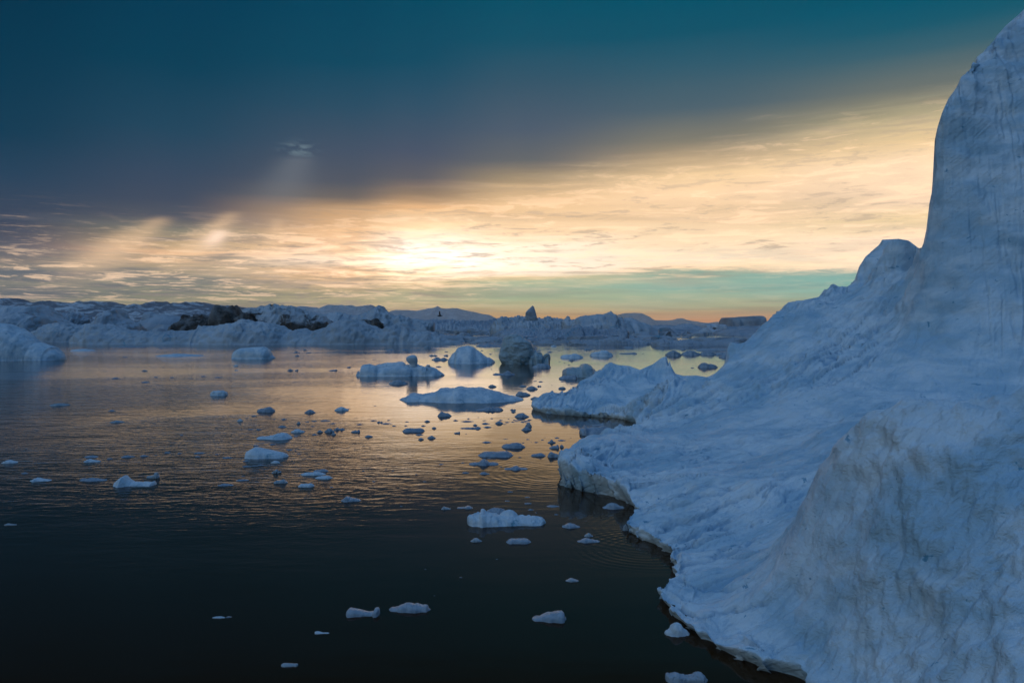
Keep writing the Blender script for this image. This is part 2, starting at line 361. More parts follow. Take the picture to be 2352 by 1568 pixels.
# ------------------------------------------------------------------ sea
def sea():
    S = 17200.0
    me = bpy.data.meshes.new('sea'); me.from_pydata([(-S, -S, 0), (S, -S, 0), (S, S, 0), (-S, S, 0)], [], [(0, 1, 2, 3)])
    o = bpy.data.objects.new('sea', me); COL.objects.link(o); tag(o, kind='structure')
    m, q, b = newmat('sea_water')
    b.inputs['Base Color'].default_value = (.030, .0125, .003, 1); b.inputs['Roughness'].default_value = .03; b.inputs['IOR'].default_value = 1.31; b.inputs['Specular IOR Level'].default_value = .28; b.inputs['Specular Tint'].default_value = (1, .82, .62, 1)
    tcn = q.n('ShaderNodeTexCoord'); P = tcn.outputs['Object']
    sx = q.n('ShaderNodeSeparateXYZ'); q.nt.links.new(P, sx.inputs[0]); X, Y = sx.outputs[0], sx.outputs[1]
    v1 = q.comb(q.m('MULTIPLY', X, .42), Y, 0.0)
    w1 = q.noise(v1, 2.6, 3, .5, .6); w2 = q.noise(v1, .55, 3, .5, .4); w3 = q.noise(v1, 9.0, 2, .5, .3)
    patch = q.noise(q.comb(q.m('MULTIPLY', X, .5), Y, 4.0), .045, 3, .5, .5)
    amp = q.step(Y, 15.0, 33.0, .05, 1.0)
    amp = q.m('MULTIPLY', amp, q.step(patch, .38, .62, .35, 1.25))
    amp = q.m('MULTIPLY', amp, q.step(q.m('DIVIDE', X, Y), -.02, -.40, .26, 1.6))
    hgt = q.m('MULTIPLY', amp, q.m('ADD', q.m('ADD', q.m('MULTIPLY', w1, .030), q.m('MULTIPLY', w2, .05)), q.m('MULTIPLY', w3, .004)))
    calm = q.m('MULTIPLY', q.noise(v1, .9, 2), .006)
    hgt = q.m('ADD', hgt, calm)
    def rings(px, py, wl, r0, r1, a, wide):      # widening ring ripples round a point on the water
        d = dist_of(py); x0 = (px - HX)/F*d
        rr = q.m('SQRT', q.m('ADD', q.m('POWER', q.m('SUBTRACT', X, x0), 2.0), q.m('POWER', q.m('SUBTRACT', Y, d), 2.0)))
        rr = q.m('ADD', rr, q.m('MULTIPLY', q.noise(P, .8, 2), .25))
        s_ = q.m('SINE', q.m('MULTIPLY', rr, 6.2832/wl))
        msk = q.m('MULTIPLY', q.step(rr, r0, r0 + wide), q.step(rr, r1, r1 - wide))
        return q.m('MULTIPLY', q.m('MULTIPLY', s_, msk), a)
    hgt = q.m('ADD', hgt, rings(1475, 1262, .22, .3, 2.4, .0009, .8))
    hgt = q.m('ADD', hgt, rings(1500, 1215, .26, .8, 3.4, .0007, .9))
    hgt = q.m('ADD', hgt, rings(700, 1118, .42, .4, 3.8, .0015, 1.6))
    hgt = q.m('ADD', hgt, rings(1290, 1085, .34, .2, 5.0, .0011, 2.5))
    bp = q.n('ShaderNodeBump'); bp.inputs['Strength'].default_value = 1.0; bp.inputs['Distance'].default_value = 1.0
    q.nt.links.new(hgt, bp.inputs['Height']); q.nt.links.new(bp.outputs[0], b.inputs['Normal'])
    me.materials.append(m)
sea()

# ------------------------------------------------------------------ the great iceberg on the right
def great_berg():
    shore_px = [(1835,1568),(1770,1552),(1700,1530),(1640,1497),(1600,1470),(1560,1440),(1530,1408),(1519,1385),(1530,1366),(1548,1350),(1553,1320),(1545,1296),(1530,1276),
                (1500,1255),(1462,1240),(1436,1222),(1452,1204),(1466,1190),(1452,1172),(1432,1160),(1405,1146),(1362,1138),(1318,1128),(1290,1120),(1281,1100),(1284,1080)]
    sh = [((x - HX)/F*dist_of(y), dist_of(y)) for x, y in shore_px]
    sh += [(2.3, 32.5), (3.2, 35.2), (4.6, 38.0), (6.2, 41.0), (7.3, 43.5), (7.6, 45.6),(6.9, 48.2), (5.6, 48.9), (3.9, 49.6), (2.4, 50.6), (1.35, 53.2), (1.5, 55.5), (2.6, 57.5), (3.9, 59.0), (4.9, 61.0), (6.2, 64.5), (8.5, 67), (12, 67), (18, 66), (26, 66), (40, 70), (90, 70), (90, 1.5), (9, 1.5), (5.6, 5.0), (5.2, 8.0), (4.95, 11.0)]
    shp = np.array(sh)
    C = [  # photo position and distance of points on the ice
     # foreground mound
     (2352,912,12.6),(2230,940,12.9),(2150,945,13.3),(2050,955,13.9),(1990,978,14.5),(1940,1012,15.1),(1900,1060,15.7),(1872,1115,16.0),(1832,1190,16.0),(1790,1270,15.7),(1740,1330,15.5),
     (2352,1000,11.7),(2200,1020,12.2),(2060,1040,13.0),(2352,1120,11.0),(2200,1150,11.5),(2050,1150,12.4),(1950,1180,13.6),(2352,1300,10.0),(2200,1320,10.7),(2050,1320,11.8),(1900,1330,13.1),(1800,1380,14.0),
     (2352,1568,8.4),(2200,1568,9.2),(2050,1568,10.4),(1930,1550,11.6),(1800,1480,13.0),(1700,1440,14.1),(1640,1400,15.1),(2100,1450,10.9),
     (2260,975,14.8),(2150,985,15.2),(2050,1000,15.8),(1985,1040,16.9),(1940,1080,17.6),(1898,1130,18.3),(1860,1180,18.2),(1815,1235,17.6),(2352,980,16.5),(2200,1010,17.5),(2080,1040,18.5),(2000,1060,20.0),(1950,1110,19.8),(1900,1150,20.0),
     # hollow behind the mound and the apron towards the shore
     (1700,1250,18.6),(1620,1300,17.4),(1650,1180,20.8),(1560,1220,20.0),(1760,1120,21.5),(1800,1060,25.0),(1850,1010,28.0),(1700,1060,27.0),(1600,1090,25.8),(1545,1100,24.9),(1500,1150,23.2),
     (1560,1040,29.0),(1500,1060,28.6),(1420,1060,29.3),(1340,1050,29.8),(1300,1050,30.0),(1390,1000,34.0),(1345,1002,33.2),(1440,985,38.5),(1500,1010,33.5),(1600,1010,33.5),(1700,990,32.5),(1800,970,32.0),
     (1395,979,38.2),(1428,967,41.0),(1450,970,42.0),
     # under and behind the mound
     (2000,920,32.5),(2200,905,32.5),(2352,900,31.5),(2150,950,27.0),(2352,950,25.0),(1950,980,26.5),
     # shoulder between the two bays
     (1490,939,43.5),(1507,905,44.3),(1528,868,45.5),(1560,905,44.0),(1560,945,41.5),(1600,960,39.0),(1620,900,42.5),(1625,884,43.5),(1660,860,44.5),(1668,830,46.0),
     (1700,900,39.5),(1700,850,43.5),(1750,790,46.5),(1780,850,41.0),(1800,900,36.8),(1850,830,40.0),(1850,730,46.5),(1900,880,36.0),(1950,700,46.0),(2000,800,39.0),(2000,700,43.5),
     # far crest
     (1672,786,49.0),(1712,786,50.0),(1750,745,50.5),(1780,716,51.0),(1810,693,51.5),(1880,680,52.0),(1920,651,52.5),(1965,640,53.0),(1985,592,53.5),(2022,553,54.0),(2062,549,54.0),(2110,572,53.5),(2100,620,48.0),
     # far lobe
     (1225,905,55.2),(1250,900,54.3),(1300,905,53.3),(1300,925,52.0),(1335,880,56.0),(1342,862,58.5),(1360,846,60.0),(1390,827,61.0),(1420,838,61.0),(1470,848,60.0),(1500,836,59.0),(1522,821,58.5),(1535,820,58.0),(1541,838,57.5),(1552,860,57.0),(1600,863,56.0),(1640,860,54.0),
     (1400,880,56.0),(1460,885,55.0),(1400,930,51.3),(1460,930,50.0),(1480,905,51.5),(1530,900,50.5),(1590,890,50.0),
     # the tower
     (2123,565,40.5),(2128,500,41.0),(2141,420,41.5),(2146,300,42.0),(2172,230,43.0),(2202,180,43.8),(2252,112,45.0),(2300,66,46.0),(2352,20,47.0),(2420,-40,48.0),
     (2118,600,40.0),(2108,640,40.0),(2180,600,38.5),(2180,450,40.0),(2200,330,41.0),(2260,450,39.5),(2260,250,42.0),(2352,600,37.0),(2352,450,38.5),(2352,300,40.5),(2352,150,43.5),
     (2088,640,41.0),(2090,640,43.0),(2092,635,45.0),(2095,625,47.0),(2100,600,50.5),(2112,610,41.6),(2112,600,43.2),(2060,650,45.0),(2030,690,43.0),(2020,640,50.0),(1950,680,50.5),
     (2040,560,55.0),(2000,585,54.5),(1975,650,54.0),(1955,655,54.0),(1990,600,55.5),
     (2150,750,37.8),(2050,720,41.0),(2250,700,36.5),(2352,750,35.0),(2200,850,34.2),(2352,850,33.0),(2070,650,43.5),
    ]
    W = [((x - HX)/F*Y, Y, H - (y - HY)/F*Y) for x, y, Y in C]
    # points that the photo does not show: back slopes and beyond the frame
    W += [(24.5,46.5,9.5),(25.5,48.5,12.5),(29,52,16.5),(34,56,19.0),(30,50.5,21.0),(38,50,27.5),(45,48,27),(45,40,20),(45,62,14),(60,45,24),(60,30,12),(45,30,9),(36,24,6.5),(30,16,6.0),
          (20,10,5.0),(14,6,4.0),(9,4.5,2.2),(24,60,6.5),(18,60,4.5),(14,60,2.0),(12,13,5.6),(16,18,4.4),(22,20,5.3),(11.5,57,2.2),(10,62,1.2),(7.5,64.0,1.0),(8.5,63.5,1.2),(21,57,6.0),(27.5,58,8.0),(60,60,14),(80,40,20),(80,10,6),(50,10,5)]
    W = np.array(W)
    def ker(r2): return np.sqrt(r2 + .35**2)
    N = len(W)
    A = ker(((W[:, None, :2] - W[None, :, :2])**2).sum(-1)); A = A - np.eye(N)*.008
    Bm = np.zeros((N+3, N+3)); Bm[:N, :N] = A; Bm[:N, N] = 1; Bm[:N, N+1:] = W[:, :2]; Bm[N, :N] = 1; Bm[N+1:, :N] = W[:, :2].T
    wts = np.linalg.solve(Bm, np.concatenate([W[:, 2], [0, 0, 0]]))
    nu, nv = 900, 900
    u = np.linspace(.01, 1.15, nu)**1.0
    L = np.linspace(math.log(1.6), math.log(69.0), nv)
    # more rows where the photo looks
    Lr = np.interp(np.linspace(0, 1, nv), [0, .12, 1], [math.log(1.6), math.log(7.0), math.log(69.0)])
    U, YY = np.meshgrid(u, np.exp(Lr)); XX = U*YY
    Z = np.full(XX.shape, wts[N]) + wts[N+1]*XX + wts[N+2]*YY
    for i in range(N):
        Z += wts[i] * ker((XX - W[i, 0])**2 + (YY - W[i, 1])**2)
    # crest line as seen from the water: raise the crest to it, trim what would stand above it
    SIL = np.array([(1215,935),(1228,912),(1250,900),(1290,903),(1318,896),(1335,872),(1345,858),(1362,845),(1390,827),(1405,832),(1420,838),(1445,840),(1470,849),(1500,836),(1520,821),(1532,818),(1539,824),(1540,838),(1534,846),(1552,858),(1570,863),(1600,862),(1625,866),(1645,856),(1668,832),(1671,800),(1676,786),(1700,789),(1714,784),(1732,765),(1750,746),(1765,735),(1780,716),(1795,706),(1810,693),(1850,688),(1880,682),(1893,664),(1912,650),(1945,653),(1962,642),(1972,612),(1986,590),(2005,573),(2018,562),(2024,551),(2062,549),(2085,553),(2110,572),(2121,566),(2126,520),(2131,470),(2141,420),(2141,330),(2147,298),(2158,262),(2172,230),(2190,206),(2202,178),(2228,146),(2252,112),(2275,94),(2300,66),(2330,40),(2352,18),(2500,-130),(3200,-700)], float)
    SIL = SIL[np.argsort(SIL[:, 0], kind='stable')]
    ys_ = np.interp(u*F + HX, SIL[:, 0], SIL[:, 1])
    ZS = H - (ys_[None, :] - HY)/F*YY
    far_ = (YY > 33) & (YY < 64)
    for it in range(2):
        gap = np.where(far_, ZS - Z, 1e3)/YY
        jb = np.argmin(gap, 0); dfc = np.maximum(gap[jb, np.arange(nu)]*YY[jb, np.arange(nu)], 0)
        yb = YY[jb, np.arange(nu)]
        ok = (u*F + HX > 1222)
        Z = Z + np.where(ok, dfc, 0)[None, :]*np.exp(-((YY - yb[None, :])/1.8)**2)
    ZC = np.where(YY > 30, ZS, 1e3)
    sm_ = .12
    # signed distance to the shoreline, made ragged
    jx = .10*perlin(XX*1.7, YY*1.7, 1.0) + .05*perlin(XX*5, YY*5, 2.0); jy = .10*perlin(XX*1.7, YY*1.7, 9.0) + .05*perlin(XX*5, YY*5, 7.0)
    jx = jx + .13*perlin(XX*2.9, YY*2.9, 3.7); jy = jy + .13*perlin(XX*2.9, YY*2.9, 6.7)
    PX, PY = XX + jx, YY + jy
    D2 = np.full(XX.shape, 1e9); inside = np.zeros(XX.shape, bool)
    M = len(shp)
    for i in range(M):
        a, b = shp[i], shp[(i+1) % M]; ab = b - a; l2 = (ab**2).sum()
        tt = np.clip(((PX-a[0])*ab[0] + (PY-a[1])*ab[1])/l2, 0, 1)
        D2 = np.minimum(D2, (PX-a[0]-tt*ab[0])**2 + (PY-a[1]-tt*ab[1])**2)
        cnd = ((a[1] > PY) != (b[1] > PY)) & (PX < (b[0]-a[0])*(PY-a[1])/((b[1]-a[1]) + 1e-12) + a[0])
        inside ^= cnd
    dist = np.sqrt(D2) * np.where(inside, 1, -1)
    wdt = .28 + .006*YY
    rim = np.clip(.75*np.exp(-((XX-2.4)/1.5)**2 - ((YY-27.5)/4.0)**2) + .13 + .22*perlin(XX*.6, YY*.6, 11.2) + .09*perlin(XX*2.3, YY*2.3, 1.7) + .005*YY, .03, 1.0)
    base = np.maximum(Z, rim + .03*np.clip(dist, 0, 3))
    k = np.clip(dist, 0, None)/(np.clip(dist, 0, None) + wdt)
    # gullies and folds that run down the slopes
    def grad(Zf):
        dj, di = np.gradient(Zf)
        du = u[1]-u[0]; dL = np.gradient(Lr)[:, None]
        Zu, ZL = di/du, dj/dL
        gx = Zu/YY; gy = (ZL - U*Zu)/YY
        return gx, gy
    def blur(a, n=1):
        for _ in range(n):
            p = np.pad(a, 1, 'edge')
            a = (p[:-2, 1:-1] + p[2:, 1:-1] + p[1:-1, :-2] + p[1:-1, 2:] + 4*a)/8
        return a
    gx, gy = grad(blur(base, 30))
    gx = gx + .06; gn = np.sqrt(gx*gx + gy*gy) + 1e-6; fx, fy = gx/gn, gy/gn
    src1 = perlin(XX*1.9, YY*1.9, 3.3) + .6*perlin(XX*4.3, YY*4.3, 5.3)
    src2 = perlin(XX*6.5, YY*6.5, 3.4) + .5*perlin(XX*11, YY*11, 5.6)
    du = u[1]-u[0]; dL = np.gradient(Lr)[:, None]
    vi = (fx - U*fy)/YY/du; vj = fy/YY/dL
    def samp(a, I, J):
        I = np.clip(I, 0, nu-1.001); J = np.clip(J, 0, nv-1.001); i0 = I.astype(int); j0 = J.astype(int); p = I-i0; q_ = J-j0
        return a[j0, i0]*(1-p)*(1-q_) + a[j0, i0+1]*p*(1-q_) + a[j0+1, i0]*(1-p)*q_ + a[j0+1, i0+1]*p*q_
    JJ, II = np.meshgrid(np.arange(nv), np.arange(nu), indexing='ij')
    l1, l2 = src1.copy(), src2.copy(); cnt = 1
    for sgn in (-1, 1):
        I, J = II.astype(float), JJ.astype(float)
        for st in range(20):
            a_, b_ = samp(vi, I, J), samp(vj, I, J)
            I = I + sgn*a_*.055*(.5 + YY/30); J = J + sgn*b_*.055*(.5 + YY/30)
            l1 += samp(src1, I, J)
            if st < 12: l2 += samp(src2, I, J)
    l1 /= l1.std(); l2 /= l2.std()
    slope = np.clip(np.sqrt(gx**2+gy**2), 0, 2.5)
    near = np.exp(-np.clip(dist, 0, None)/2.2)
    rill_mask = np.clip(.55 + 1.0*perlin(XX*.16, YY*.16, 8.0) + .8*near, .15, 1.5)
    fold = np.tanh(l1*.9) - 1.5*np.exp(-(l1/.20)**2)
    # dimpled melt surface on the mound and the tower
    front = np.clip((17.2 - YY)/1.6, 0, 1) * np.clip((U - .36)/.16, 0, 1)
    wx, wy = XX + .35*perlin(XX*.9, YY*.9, 1.5), YY + .35*perlin(XX*.9, YY*.9, 4.5)
    cup = fbm(wx*1.5, wy*1.6, Z*1.6, 3, .42)
    pit = -np.clip(perlin(wx*1.9, wy*2.3, 6.0) - .12, 0, 1)
    big = fbm(XX*.22, YY*.22, Z*.25, 4, .5)
    ripple = fbm(XX*.9 + YY*.15, YY*.5, Z*1.3, 4, .5)
    scale = np.clip(YY/22, .6, 2.0)
    det = (fold*.085*rill_mask*(1-.75*np.clip((slope-1.3)/.7, 0, 1))*(1-.95*front)*scale + l2*.030*rill_mask*(1-.75*front)*(1-.85*np.clip((slope-1.2)/.6, 0, 1))*scale
           + front*(cup*.15 + pit*.08 + .07*fbm(wx*3.1, wy*3.6, 7.7, 3) + .05*fbm(XX*2.2 + YY, YY*4.5, 2.0, 3)) + (1-front)*ripple*.08*scale + big*.30*np.clip(dist/2, 0, 1)*scale*.6)
    det *= np.clip(dist/.12, 0, 1)**.7
    Zf = np.where(dist > 0, rim + np.maximum(base - rim, 0)*np.minimum(k*1.12, 1), rim)
    Zf = np.minimum(Zf, np.where(dist > .5, ZC, 1e3))
    # step the surface along its own normal
    gx2, gy2 = grad(blur(Zf, 4)); nl = np.sqrt(gx2**2 + gy2**2 + 1)
    X3, Y3, Z3 = XX - gx2/nl*det, YY - gy2/nl*det, Zf + det/nl
    Z3 = np.minimum(Z3, np.where(dist > .5, H - (np.interp(X3/np.maximum(Y3, .1)*F + HX, SIL[:, 0], SIL[:, 1]) - HY)/F*Y3 + np.where(YY > 30, 0, 1e3), 1e3))
    # the edge hangs over the waterline: outside the rim the sheet turns under and back
    ix, iy = grad(dist); il = np.sqrt(ix*ix + iy*iy) + 1e-6; ix, iy = ix/il, iy/il
    o_ = np.clip(-dist, 0, None); st_ = np.clip(o_/.45, 0, 1)
    X3 = np.where(dist < 0, XX + ix*(o_ + st_*.34), X3); Y3 = np.where(dist < 0, YY + iy*(o_ + st_*.34), Y3)
    Z3 = np.where(dist < 0, rim - (rim + .25)*st_**.8, Z3)
    keep = dist > -.6
    q = grid_faces(nu, nv); kq = keep.ravel()[q].any(1); q = q[kq]
    used = np.unique(q); mp = np.full(nu*nv, -1); mp[used] = np.arange(len(used)); q = mp[q]
    V = np.stack([X3, Y3, Z3], -1).reshape(-1, 3)[used]
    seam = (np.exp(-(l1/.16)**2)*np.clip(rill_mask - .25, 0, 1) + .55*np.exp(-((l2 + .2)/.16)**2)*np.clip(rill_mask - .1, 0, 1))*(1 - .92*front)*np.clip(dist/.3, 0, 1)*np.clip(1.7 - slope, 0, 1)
    o = mesh_np('iceberg', V, q, M_BERG, (12, 25, 0))
    at = o.data.attributes.new('blue_seam_shade', 'FLOAT', 'POINT'); at.data.foreach_set('value', np.clip(seam*1.25, 0, 1).reshape(-1)[used].astype(np.float32))
    tag(o, 'huge blue-white iceberg sweeping up from the water to a tall tower', 'iceberg')
great_berg()

# ------------------------------------------------------------------ left near iceberg
o = berg('iceberg', '1', [(-420,300),(-300,285),(-150,295),(0,321),(50,325),(120,345),(200,382),(250,412),(290,445),(330,478),(352,500),(380,508),(430,528),(480,542),(492,570),(520,588),(560,625),(588,662)], 672, M_ICE, n=2.2, m=1.7, nz=.07, ridge=.4, skew=.5, res=(200, 80), seed=11)
tag(o, 'smooth rounded iceberg with crumbled toe, cut by the left edge of the photo', 'iceberg')

# ------------------------------------------------------------------ long ice shelf across the water
def B(name, lab, cat, *a, group=None, **k):
    o = berg(name, *a, **k); tag(o, lab, cat, group); return o
GI = 'icebergs standing beyond the open water'
B('ice_shelf', 'long low bluish-white ice bank with humps lining the far side of the open water', 'ice shelf', '2',
  [(-860,520),(-800,470),(-640,402),(-420,392),(-300,402),(-100,408),(0,400),(120,398),(210,388),(250,383),(285,378),(302,350),(320,362),(345,345),(375,358),(420,352),(480,346),(520,338),(560,322),(600,322),(640,312),(660,300),(690,292),(720,300),(760,318),(800,316),(850,318),(900,324),(960,337),(1010,352),(1050,377),(1090,400),(1140,402),(1175,378),(1200,376),(1260,392),(1330,397),(1380,380),(1440,366),(1500,330),(1550,308),(1600,294),(1650,290),(1700,294),(1740,302),(1790,322),(1850,347),(1900,366),(1940,384),(1965,374),(2000,356),(2030,350),(2080,345),(2120,356),(2140,380),(2170,352),(2190,362),(2210,386),(2260,400),(2310,404),(2380,404),(2430,440),(2480,452),(2540,475),(2600,488),(2690,512)],
  521, M_FAR, depth=26, n=2.6, m=1.25, nz=.09, nf=2.2, ridge=.5, res=(520, 110), seed=5)
B('iceberg', 'streaked low ice mound at the left end of the long bank, behind the rounded berg', 'iceberg', '1', [(260,470),(290,440),(400,360),(470,332),(540,324),(640,330),(700,350),(760,370),(830,392),(860,440),(880,495)], 498, M_FAR, depth=20, n=2.2, m=1.4, nz=.10, nf=2.5, ridge=.6, seed=21, group=GI)
B('iceberg', 'broad dark-flecked ice mound beside the streaked one, touching the water', 'iceberg', '1', [(700,500),(740,420),(800,385),(860,352),(940,334),(1000,345),(1060,364),(1150,380),(1250,394),(1300,400),(1380,430),(1450,480),(1500,508)], 511, M_FAR, depth=20, n=2.2, m=1.4, nz=.12, nf=3, ridge=.8, seed=22, group=GI)
B('iceberg', 'pale mound with a dark crease rising behind the rounded left berg', 'iceberg', '1', [(-60,380),(40,330),(110,280),(160,255),(200,238),(240,246),(290,262),(340,256),(380,254),(410,280),(440,340),(480,400)], 440, M_FAR, Y=330, depth=40, nz=.10, nf=2.5, ridge=.6, seed=23, group=GI)
B('iceberg', 'grey hill of ice with brown grit at the far left edge', 'iceberg', '1', [(-200,150),(-60,182),(0,190),(80,180),(170,172),(260,182),(325,192),(352,165),(372,160),(392,186),(425,222),(455,252),(510,290),(600,330),(680,360)], 400, M_DIRTY, Y=420, depth=60, nz=.10, nf=2.0, ridge=.6, seed=24, group=GI)
B('iceberg', 'dirty streaked ridge of ice ending in a square edge above a strip of open water', 'iceberg', '1', [(640,395),(700,340),(790,345),(860,335),(900,315),(940,300),(975,268),(1010,225),(1050,190),(1075,192),(1100,240),(1140,290),(1200,318),(1240,330),(1275,342),(1285,350),(1287,392)], 394, M_DIRTY, Y=480, depth=50, nz=.10, nf=2.5, ridge=.5, seed=25, group=GI)
B('iceberg', 'small flat-topped blocky berg in front of the snow-streaked mountains', 'iceberg', '1', [(1342,290),(1345,226),(1370,221),(1400,218),(1425,222),(1440,236),(1490,242),(1560,250),(1600,275)], 300, M_FAR2, Y=900, depth=40, n=4, m=1.3, nz=.05, seed=26, group=GI)
B('iceberg', 'long smooth snow-covered berg behind the strip of glittering water', 'iceberg', '1', [(1250,330),(1340,292),(1400,275),(1450,262),(1520,253),(1580,250),(1650,260),(1700,280),(1740,320)], 330, M_FAR2, Y=700, depth=60, nz=.04, seed=27, group=GI)
B('iceberg', 'low heap of dark grit-stained ice beside the tall dark twin-topped block', 'iceberg', '2', [(110,290),(140,270),(200,262),(240,250),(270,246),(300,262),(350,275),(390,300)], 305, M_DARK, Y=650, depth=30, nz=.15, nf=2, ridge=.8, seed=28, group=GI)
B('iceberg', 'cracked pale blue ice rubble mound at the foot of the mountains', 'iceberg', '1', [(430,300),(490,260),(530,244),(560,240),(640,234),(700,236),(760,250),(800,280),(860,310)], 320, M_FAR2, Y=800, depth=60, nz=.15, nf=3, ridge=.8, seed=29, group=GI)
# dark and dirty bergs behind the shelf
B('iceberg', 'low black moraine-stained ice tongue tapering left from the dark block', 'iceberg', '2', [(15,385),(50,348),(90,322),(130,314),(185,308),(240,311),(300,296),(340,294),(390,300),(430,310),(480,330)], 400, M_DARK, Y=400, depth=30, nz=.14, nf=2.2, ridge=.8, seed=31, group=GI)
B('iceberg', 'tall dark grey twin-topped ice block with a saddle between its horns', 'iceberg', '2', [(380,360),(400,320),(418,270),(424,220),(435,182),(450,176),(485,186),(520,190),(548,182),(570,170),(588,167),(604,180),(625,210),(650,238),(660,280),(700,320)], 400, M_DARK, Y=380, depth=24, n=3, m=1.4, nz=.09, ridge=.7, seed=32, group=GI)
B('iceberg', 'black crumbling ice knoll just right of the twin-topped dark block', 'iceberg', '2', [(630,280),(650,246),(690,240),(720,236),(745,238),(750,262),(762,300),(800,330)], 360, M_DARK, Y=365, depth=16, nz=.15, nf=2, ridge=.8, seed=33, group=GI)
B('iceberg', 'broad snow-capped berg with a rock-stained dirty lower face', 'iceberg', '2', [(620,300),(650,230),(700,208),(760,190),(800,176),(838,164),(860,172),(880,180),(940,171),(1010,173),(1070,175),(1130,182),(1180,191),(1220,208),(1260,225),(1310,247),(1360,258),(1400,262),(1450,300),(1500,350),(1560,380)], 420, ice('snowcapped_gritty_ice', (.58, .62, .66, 1), (.46, .50, .55, 1), 8.0, bump=.05, dirt=(.06, .05, .042), dirt_lo=.52, dirt_hi=.66, zf=(3.5, 13.0, .22)), Y=420, depth=50, nz=.12, nf=1.6, ridge=.7, res=(220, 80), seed=34, group=GI)
B('iceberg', 'brown gritty knob of ice poking over the right hump of the long bank', 'iceberg', '2', [(1740,330),(1770,296),(1800,296),(1840,310),(1880,296),(1905,294),(1925,320),(1940,350),(1958,384)], 400, M_DARK, Y=300, depth=14, nz=.16, nf=1.5, ridge=.8, seed=35, group=GI)
B('iceberg', 'low lumpy white berg between the dirty berg and the pointed peak', 'iceberg', '2', [(1330,262),(1345,238),(1362,236),(1376,252),(1440,240),(1490,234),(1540,224),(1580,234),(1592,222),(1604,240),(1660,246),(1720,252),(1780,290),(1820,340)], 400, M_FAR, Y=520, depth=50, nz=.10, nf=2, ridge=.5, seed=36, group=GI)
B('iceberg', 'pointed pyramid peak of ice left of the seabird', 'iceberg', '2', [(1640,330),(1700,262),(1740,248),(1780,228),(1820,214),(1850,196),(1885,172),(1912,157),(1935,168),(1950,188),(1966,204),(1990,208),(2015,226),(2040,250),(2070,262),(2086,248),(2110,244),(2140,254),(2170,270),(2200,277),(2260,292),(2350,302),(2420,315)], 400, M_FAR, Y=480, depth=50, n=1.7, m=1.2, nz=.10, nf=2, ridge=.6, res=(220, 80), seed=37, group=GI)
B('pack_ice_ridge', 'low crumpled ridge of pack ice running under the flying seabird', 'pack ice', '3', [(330,330),(400,292),(440,297),(480,300),(510,304),(540,294),(570,292),(590,296),(640,300),(690,298),(730,296),(760,304),(800,311),(850,305),(900,299),(940,311),(1000,308),(1050,304),(1100,298),(1150,294),(1175,276),(1200,300),(1260,330)], 375, M_FAR2, Y=820, depth=110, nz=.16, nf=4, ridge=.7, res=(260, 60), seed=41, group=GI)
B('iceberg', 'tumbled berg with a rubble summit left of the lone fin', 'iceberg', '3', [(1080,350),(1130,305),(1160,282),(1182,270),(1215,272),(1245,282),(1290,272),(1330,265),(1380,270),(1420,276),(1470,282),(1520,286),(1562,291),(1582,282),(1600,271),(1620,284),(1640,292),(1665,286),(1690,283),(1720,292),(1752,299),(1800,330),(1850,350)], 410, M_FAR, Y=520, depth=60, nz=.14, nf=3, ridge=.8, res=(240, 70), seed=42, group=GI)
o = loft('iceberg', '3', [(1390,300),(1398,270),(1396,240),(1400,216),(1425,198),(1445,178),(1460,162),(1472,166),(1482,188),(1492,225),(1506,272),(1512,300)], 500, M_FAR2, ratio=.5, nz=.03, seed=43)
tag(o, 'lone upright shark-fin berg standing above the pack', 'iceberg', GI)
B('iceberg', 'small broken horn of ice right of the lone fin', 'iceberg', '3', [(1735,320),(1755,296),(1772,276),(1788,261),(1798,270),(1800,288),(1815,294),(1850,290),(1880,310)], 380, M_FAR, Y=470, depth=16, nz=.10, ridge=.6, seed=44, group=GI)
B('iceberg', 'wide hill of ice with a jagged crown behind the fin berg', 'iceberg', '3', [(1820,340),(1850,302),(1885,278),(1920,262),(1960,254),(2000,253),(2040,248),(2080,248),(2110,245),(2130,234),(2150,229),(2185,232),(2205,242),(2215,262),(2222,280),(2240,284),(2250,272),(2262,270),(2280,290),(2330,310),(2380,350)], 410, M_FAR, Y=440, depth=50, nz=.10, nf=2, ridge=.6, res=(220, 80), seed=45, group=GI)
B('iceberg', 'smooth shouldered berg sloping down to the right beyond the jagged crown', 'iceberg', '4', [(540,340),(575,285),(590,272),(604,284),(640,276),(680,270),(720,276),(745,288),(790,314),(830,322),(860,332),(900,360),(950,390)], 400, M_FAR, Y=450, depth=40, nz=.08, ridge=.5, seed=46, group=GI)
B('pack_ice_ridge', 'flat crumpled pack ice ridge between the shouldered berg and the box-shaped berg', 'pack ice', '4', [(780,372),(850,345),(890,344),(915,348),(940,338),(1000,341),(1050,346),(1100,345),(1160,340),(1200,331),(1222,330),(1260,343),(1300,350),(1350,354),(1420,352),(1600,355),(1800,352),(1900,350),(1980,356),(2100,366)], 395, M_FAR2, Y=900, depth=120, nz=.16, nf=4, ridge=.7, res=(260, 60), seed=47, group=GI)
B('pack_ice_ridge', 'crumpled strip of pack ice in front of the box-shaped berg, right of the grit heap', 'pack ice', '4', [(1480,420),(1540,392),(1600,380),(1680,386),(1740,376),(1820,372),(1900,380),(2000,378),(2100,390)], 430, M_FAR2, depth=60, nz=.16, nf=5, ridge=.8, res=(200, 60), seed=56, group=GI)
B('pack_ice_ridge', 'uneven grey strip of pack ice left of the grit heap', 'pack ice', '4', [(820,410),(880,392),(950,378),(1010,384),(1080,372),(1150,380),(1220,374),(1290,388),(1340,404)], 412, M_FAR2, depth=60, nz=.16, nf=5, ridge=.8, res=(200, 60), seed=57, group=GI)
